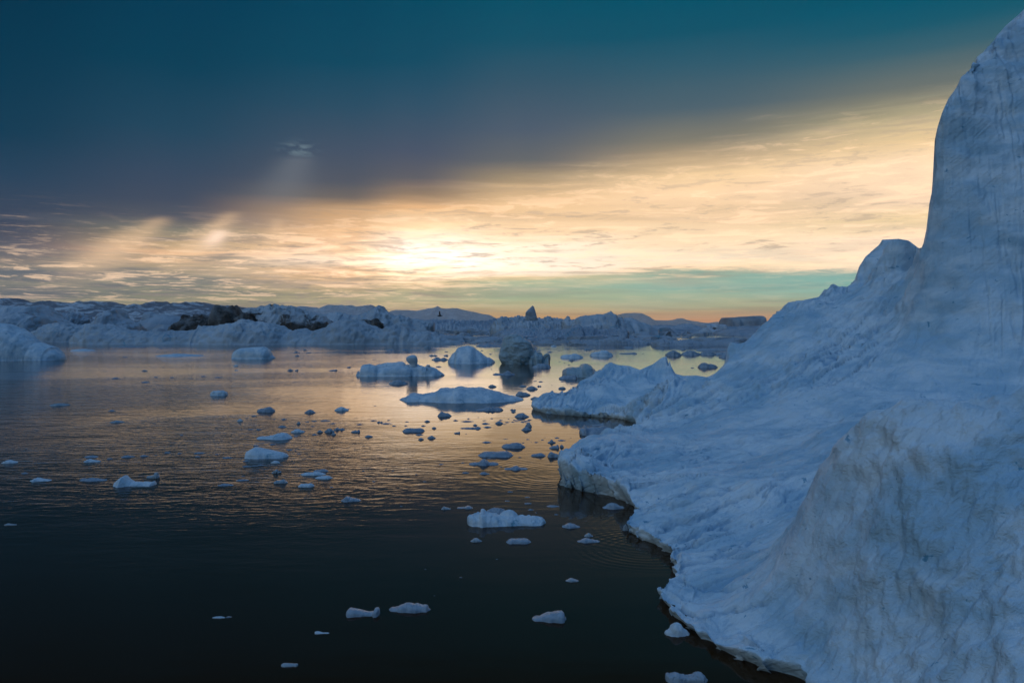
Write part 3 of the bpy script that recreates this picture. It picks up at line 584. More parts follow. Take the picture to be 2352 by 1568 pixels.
B('ice_floe', 'low hummocky floe between glittering leads at right', 'ice floe', '4', [(915,466),(950,446),(1000,436),(1050,446),(1100,458),(1130,468)], 474, M_FAR2, nz=.14, nf=3, ridge=.6, seed=58, group=GI)
o = berg('iceberg', '4', [(1549,350),(1554,330),(1556,277),(1562,274),(1640,270),(1740,262),(1830,256),(1862,257),(1872,272),(1886,308),(1889,345)], 350, ice('tabular_ice', (.38, .42, .46, 1), (.22, .25, .29, 1), 14, bump=.03, stretch=(1, 1, 2.2)), Y=950, depth=75, n=7, m=1.5, nz=.035, seed=48)
tag(o, 'box-shaped tabular berg on the horizon at the right, with a sloping roof', 'iceberg', GI)
B('iceberg', 'thin flat slab berg just left of the box-shaped one', 'iceberg', '4', [(1346,358),(1356,330),(1372,326),(1430,328),(1500,331),(1552,334),(1560,350)], 358, M_DIRTY, Y=900, depth=45, n=5, m=1.5, nz=.05, seed=49, group=GI)
B('iceberg', 'black grit heap on ice in front of the box-shaped berg', 'iceberg', '4', [(1310,405),(1340,395),(1370,376),(1392,367),(1430,378),(1480,385),(1540,400),(1580,420)], 422, M_DIRTY, depth=20, nz=.18, nf=2, ridge=.8, seed=50, group=GI)
B('pack_ice_ridge', 'dark low ridge of pack ice at the foot of the jagged-crowned hill', 'pack ice', '3', [(1120,455),(1142,430),(1155,405),(1200,392),(1280,380),(1340,370),(1420,378),(1500,385),(1560,376),(1640,384),(1720,392),(1790,380),(1850,348),(1885,342),(1900,370),(1960,356),(1990,362),(2060,390),(2160,380),(2300,372),(2340,400)], 468, M_FAR2, Y=345, depth=46, nz=.16, nf=3, ridge=.7, res=(260, 70), seed=51, group=GI)
B('ice_floe', 'low dark floe with a blunt right end behind the tip of the long bank', 'ice floe', '3', [(440,420),(470,400),(510,395),(570,410),(620,420),(660,432),(740,436),(800,436),(819,440),(820,470)], 492, M_FAR2, nz=.12, nf=2, ridge=.5, seed=52, group=GI)
B('ice_floe', 'long low ridged floe lying below the pack, left of the big foreground berg', 'ice floe', '4', [(130,505),(136,482),(160,474),(230,480),(320,478),(400,482),(460,468),(520,450),(560,446),(620,448),(660,470),(700,490),(750,478),(800,484),(850,496),(880,512)], 520, M_FAR2, depth=9, nz=.14, nf=3, ridge=.6, res=(220, 44), seed=53, group=GI)
B('ice_floe', 'longest flat hummocky floe touching the outline of the big berg below the pack', 'ice floe', '4', [(884,520),(900,500),(930,482),(975,472),(1020,470),(1080,488),(1140,482),(1200,474),(1280,480),(1340,492),(1420,486),(1500,492),(1600,488),(1700,490)], 531, M_FAR2, depth=9, nz=.14, nf=3, ridge=.6, res=(220, 44), seed=54, group=GI)
B('ice_floe', 'thin sliver of floe just below the longest hummocky floe', 'ice floe', '4', [(1300,568),(1360,556),(1460,552),(1560,552),(1640,556),(1700,566)], 577, M_FAR2, depth=4, seed=55, group=GI)

# ------------------------------------------------------------------ bergs and floes in the open water
B('ice_floe', 'rounded dome of white ice floating alone left of centre', 'ice floe', '2', [(566,640),(572,628),(580,612),(584,590),(606,572),(640,551),(690,548),(730,544),(790,541),(860,540),(890,556),(912,582),(930,618),(955,636),(962,646)], 652, M_ICE, nz=.05, n=2.6, m=2.0, seed=61)
def sculpted():
    e = bpy.data.objects.new('ice_floe', None); COL.objects.link(e)
    e.location = ((CR['5'][0] + .23438*520 - HX)/F*90, 90, 0)
    tag(e, 'low sculpted floe with a rounded boulder of ice balanced on its back', 'ice floe')
    b1 = berg('floe_body', '5', [(88,386),(120,368),(150,346),(118,334),(150,290),(162,280),(225,270),(250,282),(290,288),(320,314),(345,312),(400,298),(480,284),(560,290),(600,300),(640,320),(660,345),(675,392)], 398, M_ICE, nz=.05, n=2.4, m=1.8, depth=3.4, seed=62)
    b2 = berg('floe_body', '5', [(560,340),(590,275),(640,280),(690,284),(720,288),(765,302),(782,296),(820,305),(860,318),(905,340),(940,362),(962,382)], 393, M_ICE, nz=.12, ridge=.5, n=2.2, m=1.6, depth=3.4, seed=63)
    b3 = berg('raised_rim', '5', [(285,281),(330,273),(400,259),(440,262),(480,256),(530,249),(556,256),(582,280)], 330, M_ICE, Y=91.5, depth=1.6, n=4, m=2, nz=.03, res=(60, 20), seed=64)
    b4 = loft('ice_knob', '5', [(600,300),(622,278),(590,250),(579,228),(588,206),(605,194),(628,186),(652,184),(676,190),(688,202),(694,228),(695,256),(686,286),(684,302)], 90.6, M_ICE, ratio=.8, nz=.04, seed=65)
    b5 = loft('ice_knob', '5', [(778,306),(784,296),(780,284),(788,278),(812,281),(820,290),(816,306)], 90.2, M_ICE, ratio=.9, nz=.05, rows=16, seg=20, seed=66)
    for b in (b1, b2, b3, b4, b5): child(b, e)
sculpted()
B('iceberg', 'small blue-white pyramid of ice beside the big knobbly grey-green berg', 'iceberg', '5', [(992,250),(1000,225),(1022,198),(1030,180),(1052,160),(1068,150),(1078,126),(1098,110),(1122,104),(1150,97),(1190,94),(1222,99),(1245,108),(1280,135),(1310,156),(1345,185),(1372,205),(1410,230),(1456,256)], 271, M_ICE, nz=.04, n=1.9, m=1.3, ridge=.4, depth=9, res=(150, 80), seed=67)
o = loft('iceberg', '5', [(1530,290),(1515,262),(1500,240),(1494,215),(1484,200),(1490,182),(1500,160),(1499,132),(1512,100),(1524,75),(1526,48),(1534,18),(1560,-2),(1590,-14),(1640,-22),(1690,-18),(1718,2),(1740,30),(1770,38),(1798,46),(1818,72),(1832,105),(1838,140),(1848,180),(1852,220),(1850,290)], 120.5, M_GREEN, ratio=.62, nz=.065, nf=1.2, rows=90, seg=120, seed=68)
arm = berg('ice_arm', '5', [(1760,200),(1800,150),(1830,135),(1858,142),(1876,168),(1890,176),(1905,168),(1918,190),(1935,202),(1955,180),(1975,172),(1984,200),(1984,235),(1988,262)], 278, M_GREEN, Y=119.0, depth=4.5, n=3, m=2, nz=.10, ridge=.5, seed=68.5)
child(arm, o)
tag(o, 'big knobbly grey-green berg with bulging head and overhanging left side', 'iceberg')
for pr, lab_, sd_ in (([(1868,170),(1872,155),(1888,150),(1896,162),(1906,160),(1916,175),(1918,190)], 0, 1), ([(1930,205),(1934,182),(1950,172),(1966,166),(1980,174),(1981,205)], 0, 2)):
    hh = loft('ice_horn', '5', pr + [(pr[-1][0], 230), (pr[0][0], 230)], 120.0, M_GREEN, ratio=.7, nz=.06, rows=18, seg=22, seed=80+sd_)
    child(hh, o)
B('ice_floe', 'small low floe stuck to the right foot of the grey-green berg', 'ice floe', '5', [(1815,303),(1840,290),(1866,282),(1880,268),(1905,274),(1930,268),(1960,276),(1985,286),(2002,303)], 312, M_SMALL, nz=.1, ridge=.4, seed=69)
B('ice_floe', 'long humped slate-coloured floe mirrored in the golden water', 'ice floe', '5', [(515,622),(560,612),(600,602),(592,588),(612,574),(640,566),(690,566),(740,572),(800,562),(850,556),(885,545),(918,520),(960,514),(1010,516),(1050,512),(1070,502),(1110,500),(1150,505),(1180,512),(1240,508),(1300,512),(1332,512),(1370,522),(1420,530),(1470,544),(1520,562),(1570,578),(1620,596),(1680,610),(1720,624),(1738,638)], 656, M_ICE, nz=.08, ridge=.5, n=2.4, m=1.7, depth=5.5, res=(200, 70), seed=70)
B('ice_floe', 'flat spiky-topped floe lying in front of the long humped one', 'ice floe', '5', [(1262,724),(1300,716),(1340,712),(1370,702),(1390,698),(1412,706),(1430,696),(1450,706),(1480,704),(1510,708),(1536,722)], 736, M_SMALL, nz=.2, ridge=.6, seed=71)
B('iceberg', 'dark lumpy block of ice behind the far lobe of the great berg', 'iceberg', '6', [(545,290),(548,258),(560,228),(580,212),(620,204),(680,204),(726,202),(740,180),(760,168),(790,170),(815,184),(835,205),(860,230),(900,280)], 300, M_GREEN, nz=.09, ridge=.5, n=2.6, m=1.8, depth=6, seed=72)
B('ice_floe', 'thin ledge of ice at the foot of the dark lumpy block', 'ice floe', '6', [(512,302),(550,286),(600,284),(640,284),(670,276),(692,300)], 318, M_SMALL, nz=.06, seed=73)
B('ice_floe', 'small spiked dark lump tucked behind the near tip of the great berg', 'ice floe', '6', [(712,868),(718,812),(730,804),(758,800),(766,768),(778,792),(800,796),(850,790),(900,792),(960,782),(1000,790)], 872, M_SMALL, nz=.10, ridge=.6, depth=1.8, seed=74)
B('ice_floe', 'tiny dark floe with a curled end floating behind the small spiked lump', 'ice floe', '6', [(832,772),(880,764),(920,758),(948,752),(962,770)], 782, M_SMALL, nz=.1, seed=75)

# small floes: crop, left, right, top, bottom, profile bumps, what sets it apart
FL = [
 ('5',828,1000,202,236,'h','dark flat floe stretching left from the foot of the pyramid berg'),
 ('5',804,890,179,197,'h','small two-humped floe left of the pyramid berg, beyond the sculpted floe'),
 ('5',948,997,177,196,'s','small lump of ice close to the upper left of the pyramid berg'),
 ('5',1428,1655,338,382,'t','low floe with a long flat left arm, in the dark reflection of the grey-green berg'),
 ('5',1384,1470,476,500,'f','small flat floe below the floe with the flat left arm'),
 ('5',1689,1766,480,498,'f','thin chip just left of the pair of floes under the grey-green berg'),
 ('5',1758,1877,489,523,'m','oval dark floe below the reflection of the grey-green berg'),
 ('5',1864,1912,480,496,'h','small chip touching the upper right of the oval dark floe'),
 ('5',1653,1804,538,583,'l','dark floe with a raised left hump off the right end of the long humped floe'),
 ('5',1262,1532,82,104,'f','long thin dark floe between the pyramid berg and the far bank'),
 ('5',1194,1250,36,62,'m','small lump floating in the channel at the end of the long bank'),
 ('5',1598,1663,711,729,'h','thin dark chip right of the spiky-topped floe, upper one'),
 ('5',1610,1660,732,748,'f','thin dark chip right of the spiky-topped floe, lower one'),
 ('5',1643,1791,754,797,'m','hump-backed dark floe left of the far lobe of the great berg'),
 ('5',885,1030,737,791,'l','chunky dark block with a raised left corner under the long humped floe'),
 ('5',409,602,430,474,'m','dark floe lying just in front of the sculpted floe'),
 ('5',1453,1537,834,862,'m','round dark floe left of the cluster of broken pieces'),
 ('5',1746,1817,850,894,'d','dark round boulder of ice directly under the cluster of broken pieces'),
 ('5',1710,1817,892,927,'m','pointed oval floe below the dark round boulder of ice'),
 ('5',539,769,894,943,'u','saddle-shaped floe with both ends raised, mid-way down the golden water'),
 ('5',1108,1323,877,915,'r','long floe with a thick knob at its right end'),
 ('5',1046,1112,927,958,'r','little boot-shaped floe with a raised right corner'),
 ('5',786,873,979,1007,'m','dark peaked floe under the saddle-shaped floe, right one'),
 ('5',697,757,998,1019,'m','dark round-backed floe under the saddle-shaped floe, left one'),
 ('5',671,751,961,974,'f','very thin chip close under the saddle-shaped floe'),
 ('5',172,255,972,993,'f','flat dark chip lower left in the golden ripples'),
 ('5',36,131,904,946,'r','dark chunk with its right end tilted up, left side of the golden ripples'),
 ('5',329,448,852,863,'f','thread-thin floe in the ripples left of centre'),
 ('5',289,356,833,851,'h','double-lobed dark chip among the ripples'),
 ('5',756,819,824,843,'m','small dark cap of ice above the saddle-shaped floe'),
 ('5',830,881,891,909,'m','small dark oval right of the saddle-shaped floe'),
 ('5',1234,1283,862,879,'m','small dark oval above the floe with the thick knob'),
 ('5',1114,1251,830,843,'f','thin straight floe above the floe with the thick knob'),
 ('5',1338,1422,885,899,'f','thin floe off the knob end of the long knobbed floe'),
 ('5',1513,1756,1042,1102,'b','thick cigar-shaped floe with a dark underside'),
 ('5',1324,1421,1033,1049,'f','thin chip up and left of the cigar-shaped floe'),
 ('5',1279,1642,1119,1190,'u','wide floe with a swallow-tailed right end, below the cigar-shaped floe'),
 ('5',1193,1493,1211,1275,'c','floe with a central hump and two wing tips'),
 ('5',1538,1779,1271,1319,'w','bone-shaped floe with a knob at its right tip'),
 ('5',1803,1955,1147,1183,'b','smooth oval floe nearest left of the pointed one by the great berg'),
 ('5',1966,2097,1129,1192,'l','stout pointed floe almost touching the near tip of the great berg'),
 ('5',1984,2086,1048,1106,'r','duck-shaped lump with a stem, off the near tip of the great berg'),
 ('5',2088,2132,1065,1094,'m','little rounded floe squeezed against the near tip of the great berg'),
 ('5',1969,2051,1013,1051,'c','small upright crumb with a flat arm above the duck-shaped lump'),
 ('5',2065,2152,1017,1029,'f','thin dark chip right of the small upright crumb'),
 ('5',2073,2149,495,519,'b','small flat-topped floe left of the far lobe'),
 ('5',2210,2252,491,515,'h','small ragged floe nearest the far lobe'),
 ('5',2088,2327,172,215,'b','flat slab with a long thin left tip, alone in the bright water'),
 ('5',1798,1902,595,621,'m','half-hidden floe peeping out left of the great berg\'s far lobe'),
 ('5',384,477,126,141,'f','thin floe below the long ice bank, left of the pyramid berg'),
 ('5',535,601,128,140,'f','second thin floe below the long ice bank, nearer the pyramid berg'),
 ('5',750,836,95,122,'m','low dark hummock in the water under the tip of the long bank'),
 ('5',1998,2062,87,103,'m','small lump in the bright water right of the grey-green berg head'),
 ('5',2172,2238,224,244,'c','tiny humped floe under the flat slab with the thin tip'),
 ('4',320,541,572,627,'b','thick flat-topped dark slab floating in the brightest water'),
 ('4',584,762,584,606,'r','thin bar of ice right of the thick flat-topped slab'),
 ('4',1015,1168,572,622,'m','rounded floe at the left end of the row of linked floes'),
 ('4',1160,1345,572,614,'m','second floe of the linked row, with a small central peak'),
 ('4',1330,1480,580,614,'b','third floe of the linked row, even and low'),
 ('4',1460,1680,578,614,'b','last floe of the linked row, running behind the great berg'),
 ('4',1505,1680,608,640,'m','floe half hidden by the great berg just below the linked row'),
 ('4',1312,1505,679,732,'l','dark floe with a notched left tip beside the great berg'),
 ('4',628,730,532,550,'u','thin curled floe near the long ridged floe'),
 ('4',264,341,551,571,'h','pair of fused small lumps above the thick flat-topped slab'),
 ('4',1158,1204,554,571,'m','small dark lump above the linked row of floes'),
 ('2',1116,1187,579,596,'c','small chip with a central bump under the long bank, nearest the dome'),
 ('2',1238,1292,589,598,'f','thin chip right of the one with the central bump'),
 ('2',1138,1184,612,627,'m','small dark oval under the chip with the central bump'),
 ('2',1214,1247,561,574,'m','tiny round crumb close to the long bank'),
 ('2',574,623,704,719,'m','small pointed floe under the reflection of the white dome'),
 ('2',582,622,747,758,'h','pair of crumbs below the white dome'),
 ('2',1070,1126,743,761,'m','small dark floe left of the chip shaped like a hook'),
 ('2',1138,1170,737,761,'r','chip shaped like a hook, left of the sculpted floe'),
 ('2',1448,1532,740,761,'r','dark floe with a thin right arm beside the sculpted floe'),
 ('2',1618,1656,719,733,'b','small dark block up and left of the sculpted floe'),
 ('1',1425,1872,603,628,'f','very long thin floe in front of the bank, left of the white dome'),
 ('1',648,872,559,577,'f','thin pale floe near the right end of the rounded left berg'),
 ('1',1052,1346,532,545,'f','thread-like floe hugging the waterline of the long bank'),
 ('1',1300,1352,752,763,'f','tiny thin chip in the dark ripples below the very long thin floe'),
 ('A',1425,1540,178,223,'u','pale arched floe alone in the dark ripples'),
 ('A',333,468,275,292,'f','dim flat floe in the dark ripples at far left'),
 ('A',1741,1865,299,335,'b','domed grey floe on the edge of the golden light'),
 ('A',2063,2140,319,341,'m','small peaked floe right of the domed grey one'),
 ('A',2266,2365,300,327,'m','dark mottled floe at the left border of the bright water'),
 ('A',738,840,392,407,'f','dim thin floe in the dark ripples, lower left'),
 ('A',1603,1645,381,398,'m','small dark lump above the slanted pale floe'),
 ('A',1735,1982,469,524,'s','slanted pale floe with a thick right end'),
 ('A',1968,2064,451,476,'m','small peaked floe off the thick end of the slanted pale floe'),
 ('A',2148,2188,457,475,'m','dark crumb left of the ragged chain of floes'),
 ('A',2198,2268,447,473,'m','largest lump of the ragged chain of floes'),
 ('A',2260,2338,439,459,'h','right-hand link of the ragged chain of floes'),
 ('A',2242,2278,476,491,'m','tiny round crumb under the ragged chain of floes'),
 ('A',2008,2037,402,416,'m','tiny dark crumb above the small peaked floe'),
 ('A',1830,1897,667,685,'m','flat scrap at the right foot of the smooth blue-white wedge'),
 ('A',2,110,662,686,'f','pale flat floe at the left border of the photo'),
 ('A',558,674,655,678,'l','thin pale floe with a small bump on its left half'),
 ('A',193,336,781,811,'l','pale hump-backed floe low on the left'),
 ('A',527,718,785,808,'f','needle-thin floe between the hump-backed and the crescent floe'),
 ('A',1466,1579,823,840,'f','dark flat scrap alone in the dark water'),
 ('A',1849,1948,793,823,'b','smooth pale oval in the dim water below the wedge'),
 ('A',2016,2128,816,848,'u','bright bone-shaped floe with both ends raised'),
 ('A',2032,2207,742,768,'b','middle floe of the stack of three pale slabs'),
 ('A',2132,2253,767,792,'b','lowest floe of the stack of three pale slabs'),
 ('A',2121,2226,723,744,'b','top and darkest floe of the stack of three slabs'),
 ('A',8,97,1095,1109,'l','faint bright sliver at the left border in black water'),
 ('B',966,1095,171,209,'l','pale blue floe with a raised left nose in dark water'),
 ('B',1600,1664,236,259,'l','small dim lump left of the broken floe with the domed top'),
 ('B',1700,1804,230,254,'s','small two-part floe above the broken floe with the domed top'),
 ('B',2010,2173,433,476,'u','smooth kidney-shaped floe under the broken floe with the domed top'),
 ('B',1785,1861,437,465,'m','dim speckled scrap left of the kidney-shaped floe'),
 ('C',175,290,596,627,'m','flat blue floe in the dark reflection, left of the small wedge'),
 ('C',268,412,690,718,'f','thin blue floe at the top of the ring ripples'),
 ('C',312,370,657,681,'m','glinting glassy crumb above the thin blue floe'),
 ('C',198,282,937,960,'f','dim glassy sliver left of the ring ripples'),
 ('C',810,967,1216,1300,'m','smooth white lens of ice lying against the near shore of the great berg'),
 ('C',425,562,470,510,'m','flat pale pan of ice in the black notch under the great berg'),
 ('C',550,586,602,642,'d','small upright wedge of ice in the black notch'),
]
def floe_profile(kind, k):
    x = np.linspace(0, 1, 15); b = np.clip(np.sin(np.pi*x), 0, 1)**.5
    G_ = lambda c, w: np.exp(-((x-c)/w)**2)
    p = {'h': .35 + .65*G_(.3, .15) + .5*G_(.75, .13), 's': .4 + .5*G_(.75, .25) + .1*x, 't': .25 + .75*G_(.68, .17), 'f': .8 + .2*G_(.4, .2), 'm': .60 + .40*G_(.45, .33),
         'l': .5 + .5*G_(.26, .18) + .15*G_(.7, .3), 'd': .7 + .3*G_(.5, .4), 'u': .72 + .25*G_(.14, .16) + .28*G_(.84, .18), 'r': .45 + .55*G_(.88, .13), 'b': .88 + .12*np.cos(x*9),
         'c': .35 + .65*G_(.5, .16), 'w': .40 + .5*G_(.5, .17) + .3*G_(.88, .07)}[kind]
    p = p + .07*perlin(x*7 + k*3.1, k*1.7, .5)
    return np.clip(p*b, .0, 1)
GF = 'small floes drifting on the open water'
for i, (c, x0, x1, yt, yb, kind, lab) in enumerate(FL):
    p = floe_profile(kind, i); xs = np.linspace(x0, x1, 15)
    prof = [(float(a), float(yb - (yb-yt)*h*1.0)) for a, h in zip(xs, p)]
    big_ = (x1-x0)*CR[c][2]
    mat = M_ICE if any(w in lab for w in ('pale', 'white', 'bright', 'blue')) else M_SMALL
    if c in 'BC' and 'white' not in lab: mat = M_NEAR
    if 'glassy' in lab or 'sliver' in lab or 'dim' in lab: mat = M_CLEAR
    o = berg('ice_floe', c, prof, yb, mat, nz=.13, ridge=.35, n=2.8, m=1.9, res=(56, 26) if big_ > 12 else (30, 16), seed=i*1.37)
    tag(o, lab, 'ice floe', GF)
B('ice_floe', 'smooth blue-white wedge sloping down to the right, in the dim water left of centre', 'ice floe', 'A', [(1660,640),(1662,618),(1668,604),(1690,592),(1722,574),(1745,576),(1770,582),(1810,590),(1850,598),(1900,608),(1932,618),(1952,632)], 654, M_ICE, nz=.04, n=2.4, m=1.6, res=(110, 50), seed=101)
B('ice_floe', 'curved floe with a tall pointed left horn and glassy beads on its right tail', 'ice floe', 'A', [(766,818),(790,800),(812,784),(834,768),(848,782),(868,798),(890,812),(930,815),(970,818),(1005,822),(1030,806),(1046,820)], 848, M_ICE, nz=.07, ridge=.4, n=2.2, m=1.6, res=(90, 40), seed=102)
B('ice_floe', 'small glassy floe with a curled head above the horned curved floe', 'ice floe', 'A', [(983,778),(1010,770),(1035,762),(1045,746),(1062,746),(1066,762),(1074,772)], 787, M_CLEAR, nz=.08, seed=103)
B('ice_floe', 'cluster-like glassy shard catching sparks of light below the wedge', 'ice floe', 'A', [(1838,748),(1855,738),(1870,728),(1880,740),(1900,742)], 753, M_CLEAR, nz=.3, ridge=.8, seed=104)
def broken():
    e = bpy.data.objects.new('ice_floe', None); COL.objects.link(e); e.location = (4.3*.98, 23.2, 0)
    tag(e, 'broken layered floe with a domed top lump, left of the black notch', 'ice floe')
    b1 = berg('floe_slab', 'B', [(1768,304),(1780,292),(1820,288),(1852,284),(1852,264),(1866,262),(1888,282),(1930,288),(1970,296),(2030,300),(2090,306),(2150,308),(2195,308),(2240,316),(2258,330),(2266,346)], 371, M_ICE, nz=.12, ridge=.7, n=2.6, m=1.8, depth=1.15, res=(140, 60), seed=105)
    b2 = berg('ice_dome', 'B', [(1956,304),(1975,285),(1995,268),(2015,259),(2035,257),(2058,262),(2078,278),(2094,302)], 330, M_ICE, Y=22.5, depth=.5, nz=.05, n=2.2, m=1.7, seed=106)
    b3 = berg('back_hump', 'B', [(1886,300),(1892,266),(1915,250),(1945,247),(1975,250),(2000,258),(2020,290)], 330, M_SMALL, Y=23.2, depth=.5, nz=.14, ridge=.5, seed=107)
    for b in (b1, b2, b3): child(b, e)
broken()
B('ice_floe', 'bowl-shaped floe with a lit rim and a thumb at its right end, in black water', 'ice floe', 'B', [(998,912),(1004,898),(1020,888),(1050,890),(1080,897),(1110,904),(1140,910),(1168,908),(1180,886),(1196,882),(1208,890),(1210,918)], 946, M_NEAR, nz=.06, n=2.6, m=1.9, res=(100, 50), seed=108)
B('ice_floe', 'fish-shaped floe with a forked right tail, beside the bowl-shaped one', 'ice floe', 'B', [(1266,900),(1275,886),(1292,882),(1320,880),(1345,868),(1372,858),(1395,855),(1430,860),(1448,858),(1480,868),(1510,868),(1534,884),(1528,900)], 916, M_NEAR, nz=.08, ridge=.3, n=2.4, m=1.8, res=(100, 50), seed=109)
B('ice_floe', 'whale-backed pale floe tapering left, alone in black water near the great berg', 'ice floe', 'C', [(-10,1196),(20,1184),(62,1164),(95,1150),(122,1150),(150,1144),(176,1142),(192,1156),(204,1166),(196,1188)], 1214, M_NEAR, nz=.07, ridge=.3, n=2.4, m=1.7, res=(100, 50), seed=110)
B('ice_floe', 'ragged glinting floe cut by the bottom edge of the photo', 'ice floe', 'C', [(818,1560),(820,1530),(850,1532),(880,1528),(920,1542),(960,1548),(990,1534),(1012,1524),(1040,1526),(1058,1545),(1080,1570)], 1592, M_NEAR, nz=.15, ridge=.6, n=2.6, m=1.8, res=(100, 50), seed=111)
B('ice_floe', 'thin pale blade of ice with a flat top near the bottom of the photo', 'ice floe', 'B', [(582,1244),(600,1236),(640,1238),(665,1240),(690,1240)], 1262, M_CLEAR, nz=.05, seed=112)
B('ice_floe', 'bright curved hair of ice alone in black water', 'ice floe', 'B', [(796,1036),(812,1032),(840,1038),(866,1044),(890,1047)], 1051, M_ICE, nz=.05, seed=113)
B('ice_floe', 'glittering flat scrap far left in the black water', 'ice floe', 'B', [(146,945),(165,940),(200,938),(215,942),(230,944)], 950, M_ICE, nz=.3, ridge=.5, seed=114)

# crumbs of ice: copies of four little shapes
GC = 'tiny ice crumbs on the water'
proto = []
for k in range(4):
    o = berg('ice_crumb', 'D', [(1176-20, 1000), (1176-12, 994), (1176-2, 991-k), (1176+9, 995), (1176+20, 1000)], 1003, M_SMALL, nz=.3, ridge=.5, res=(16, 9), seed=200+k)
    proto.append(o.data); bpy.data.objects.remove(o)
base_w = 40/F*dist_of(1003)
crumbs = [('6',258,300,336),('6',310,360,342),('6',525,565,343),('6',615,665,365),('6',435,452,376),('6',188,225,910),('6',235,250,934),('6',270,312,938),('6',335,368,913),('6',470,522,894),('6',365,385,893),('6',622,640,893),
 ('5',245,292,230),('5',693,703,150),('5',955,1000,152),('5',870,935,300),('5',1392,1430,178),('5',1408,1430,324),('5',1855,1905,145),('5',1962,2028,157),('5',2068,2100,145),('5',2165,2195,282),('5',2075,2100,250),('5',262,294,683),('5',0,36,712),
 ('5',90,152,866),('5',225,300,828),('5',390,430,825),('5',440,485,881),('5',560,596,880),('5',568,612,840),('5',725,778,881),('5',900,925,828),('5',955,985,815),('5',1040,1095,828),('5',1175,1215,810),('5',1280,1300,797),('5',1325,1375,828),('5',1405,1440,808),('5',1320,1405,859),('5',1530,1570,864),('5',1548,1598,845),('5',1490,1530,825),('5',1575,1600,812),
 ('5',1625,1668,822),('5',1640,1700,834),('5',1668,1730,820),('5',1700,1760,842),('5',1730,1800,832),('5',1745,1812,848),('5',1770,1815,822),('5',1610,1650,842),
 ('5',1378,1418,1201),('5',1118,1158,1243),('5',1680,1716,1189),('5',1500,1530,1283),('5',1780,1798,1161),('5',1528,1556,1009),('5',1715,1745,1047),('5',1758,1795,1013),('5',1900,1935,1017),('5',1840,1880,1042),('5',2040,2088,997),('5',2190,2206,997),('5',1540,1580,1009),
 ('5',1160,1180,960),('5',1128,1205,1342),('5',1300,1402,1352),('5',143,175,1323),('5',370,392,1308),('5',435,462,1324),('5',588,600,1322),('5',240,280,1427),('5',745,782,1429),('5',898,950,1258),('5',665,700,1357),('5',1575,1630,1530),
 ('A',755,812,106),('A',835,850,103),('A',950,1018,132),('A',960,998,53),('A',1040,1070,96),('A',1148,1185,100),('A',1360,1400,93),('A',1452,1505,99),('A',1555,1576,124),('A',730,780,325),('A',1675,1720,452),('A',1735,1772,454),('A',1880,1945,435),('A',1905,1945,384),('A',1850,1870,384),('A',1700,1738,361),('A',1660,1690,372),('A',2065,2100,400),('A',2110,2150,395),('A',2170,2240,393),('A',2235,2280,412),('A',2100,2138,432),('A',2035,2065,464),('A',1985,2020,500),('A',2110,2155,488),
 ('A',1212,1242,491),('A',1825,1868,555),('A',1710,1755,563),('A',1935,1982,592),('A',2010,2040,622),('A',1990,2010,597),('A',1450,1478,623),('A',1310,1385,614),('A',1315,1355,638),('A',1195,1230,616),('A',1105,1155,611),('A',1040,1062,628),('A',942,998,634),('A',815,905,639),('A',715,755,653),('A',560,665,639),('A',130,182,752),('A',160,178,583),('A',530,590,791),('A',1505,1568,646),('A',1635,1700,705),('A',1700,1745,701),('A',1740,1790,696),('A',1640,1690,668),('A',1980,1998,680),('A',1630,1652,771),('A',1594,1680,799),('A',2232,2258,847),
 ('B',1494,1508,635),('B',1715,1736,688),('B',1552,1562,804),('B',1946,1962,572),('B',1398,1410,195),('B',1340,1358,235),('B',2125,2175,218),('B',2130,2165,178),('B',2002,2038,201),('B',2150,2190,258),('B',2195,2210,276),('B',2268,2350,235),('B',2316,2345,288),('B',895,922,113),('B',338,358,43),('B',1484,1510,78),('B',1165,1190,78),('B',1438,1450,33),('B',234,270,941),
 ('4',30,56,576),('4',130,185,661),('4',600,620,605),('4',798,822,602),('4',920,962,548),('4',970,1015,552),('4',1070,1092,548),('4',984,1010,572),('4',1425,1452,640),('4',1250,1285,733),('4',1290,1310,710),('4',208,215,552),('4',120,145,706),('4',80,100,688),('4',170,183,582),
 ('3',505,588,619),('3',645,688,617),('3',980,1015,573),('3',1060,1095,607),('3',1075,1095,745),('3',570,632,722),('3',650,692,583),('3',395,412,582),('3',838,895,456),('3',872,925,488),('3',1062,1120,498),('3',940,1178,528),('3',1245,1290,485),('3',1500,1548,573),('3',1475,1512,550),('3',1630,1686,531),('3',1540,1580,484),('3',120,200,567),('3',258,318,567),
 ('1',640,655,615),('1',682,705,613),('1',1118,1182,634),('1',1455,1500,552),('1',1505,1560,548)]
for i, (c, x0, x1, y) in enumerate(crumbs):
    (a, yy), (b, _) = conv(c, [(x0, y), (x1, y)])
    d = dist_of(yy + .4); w = (b - a)/F*d
    o = bpy.data.objects.new('ice_crumb', proto[i % 4]); COL.objects.link(o)
    s = w/base_w
    o.location = (((a+b)/2 - HX)/F*d, d, -.004*s); o.scale = (s, s*1.0, s*rng.uniform(.25, .6)); o.rotation_euler = (0, 0, rng.uniform(-.35, .35))
    zone = 'in the golden reflection' if (880 < (a+b)/2 and yy < 1060) else ('in the dark rippled water' if yy < 1060 else 'on the black still water')
    tag(o, 'tiny chip of ice floating ' + zone, 'ice crumb', GC + ' ' + zone)

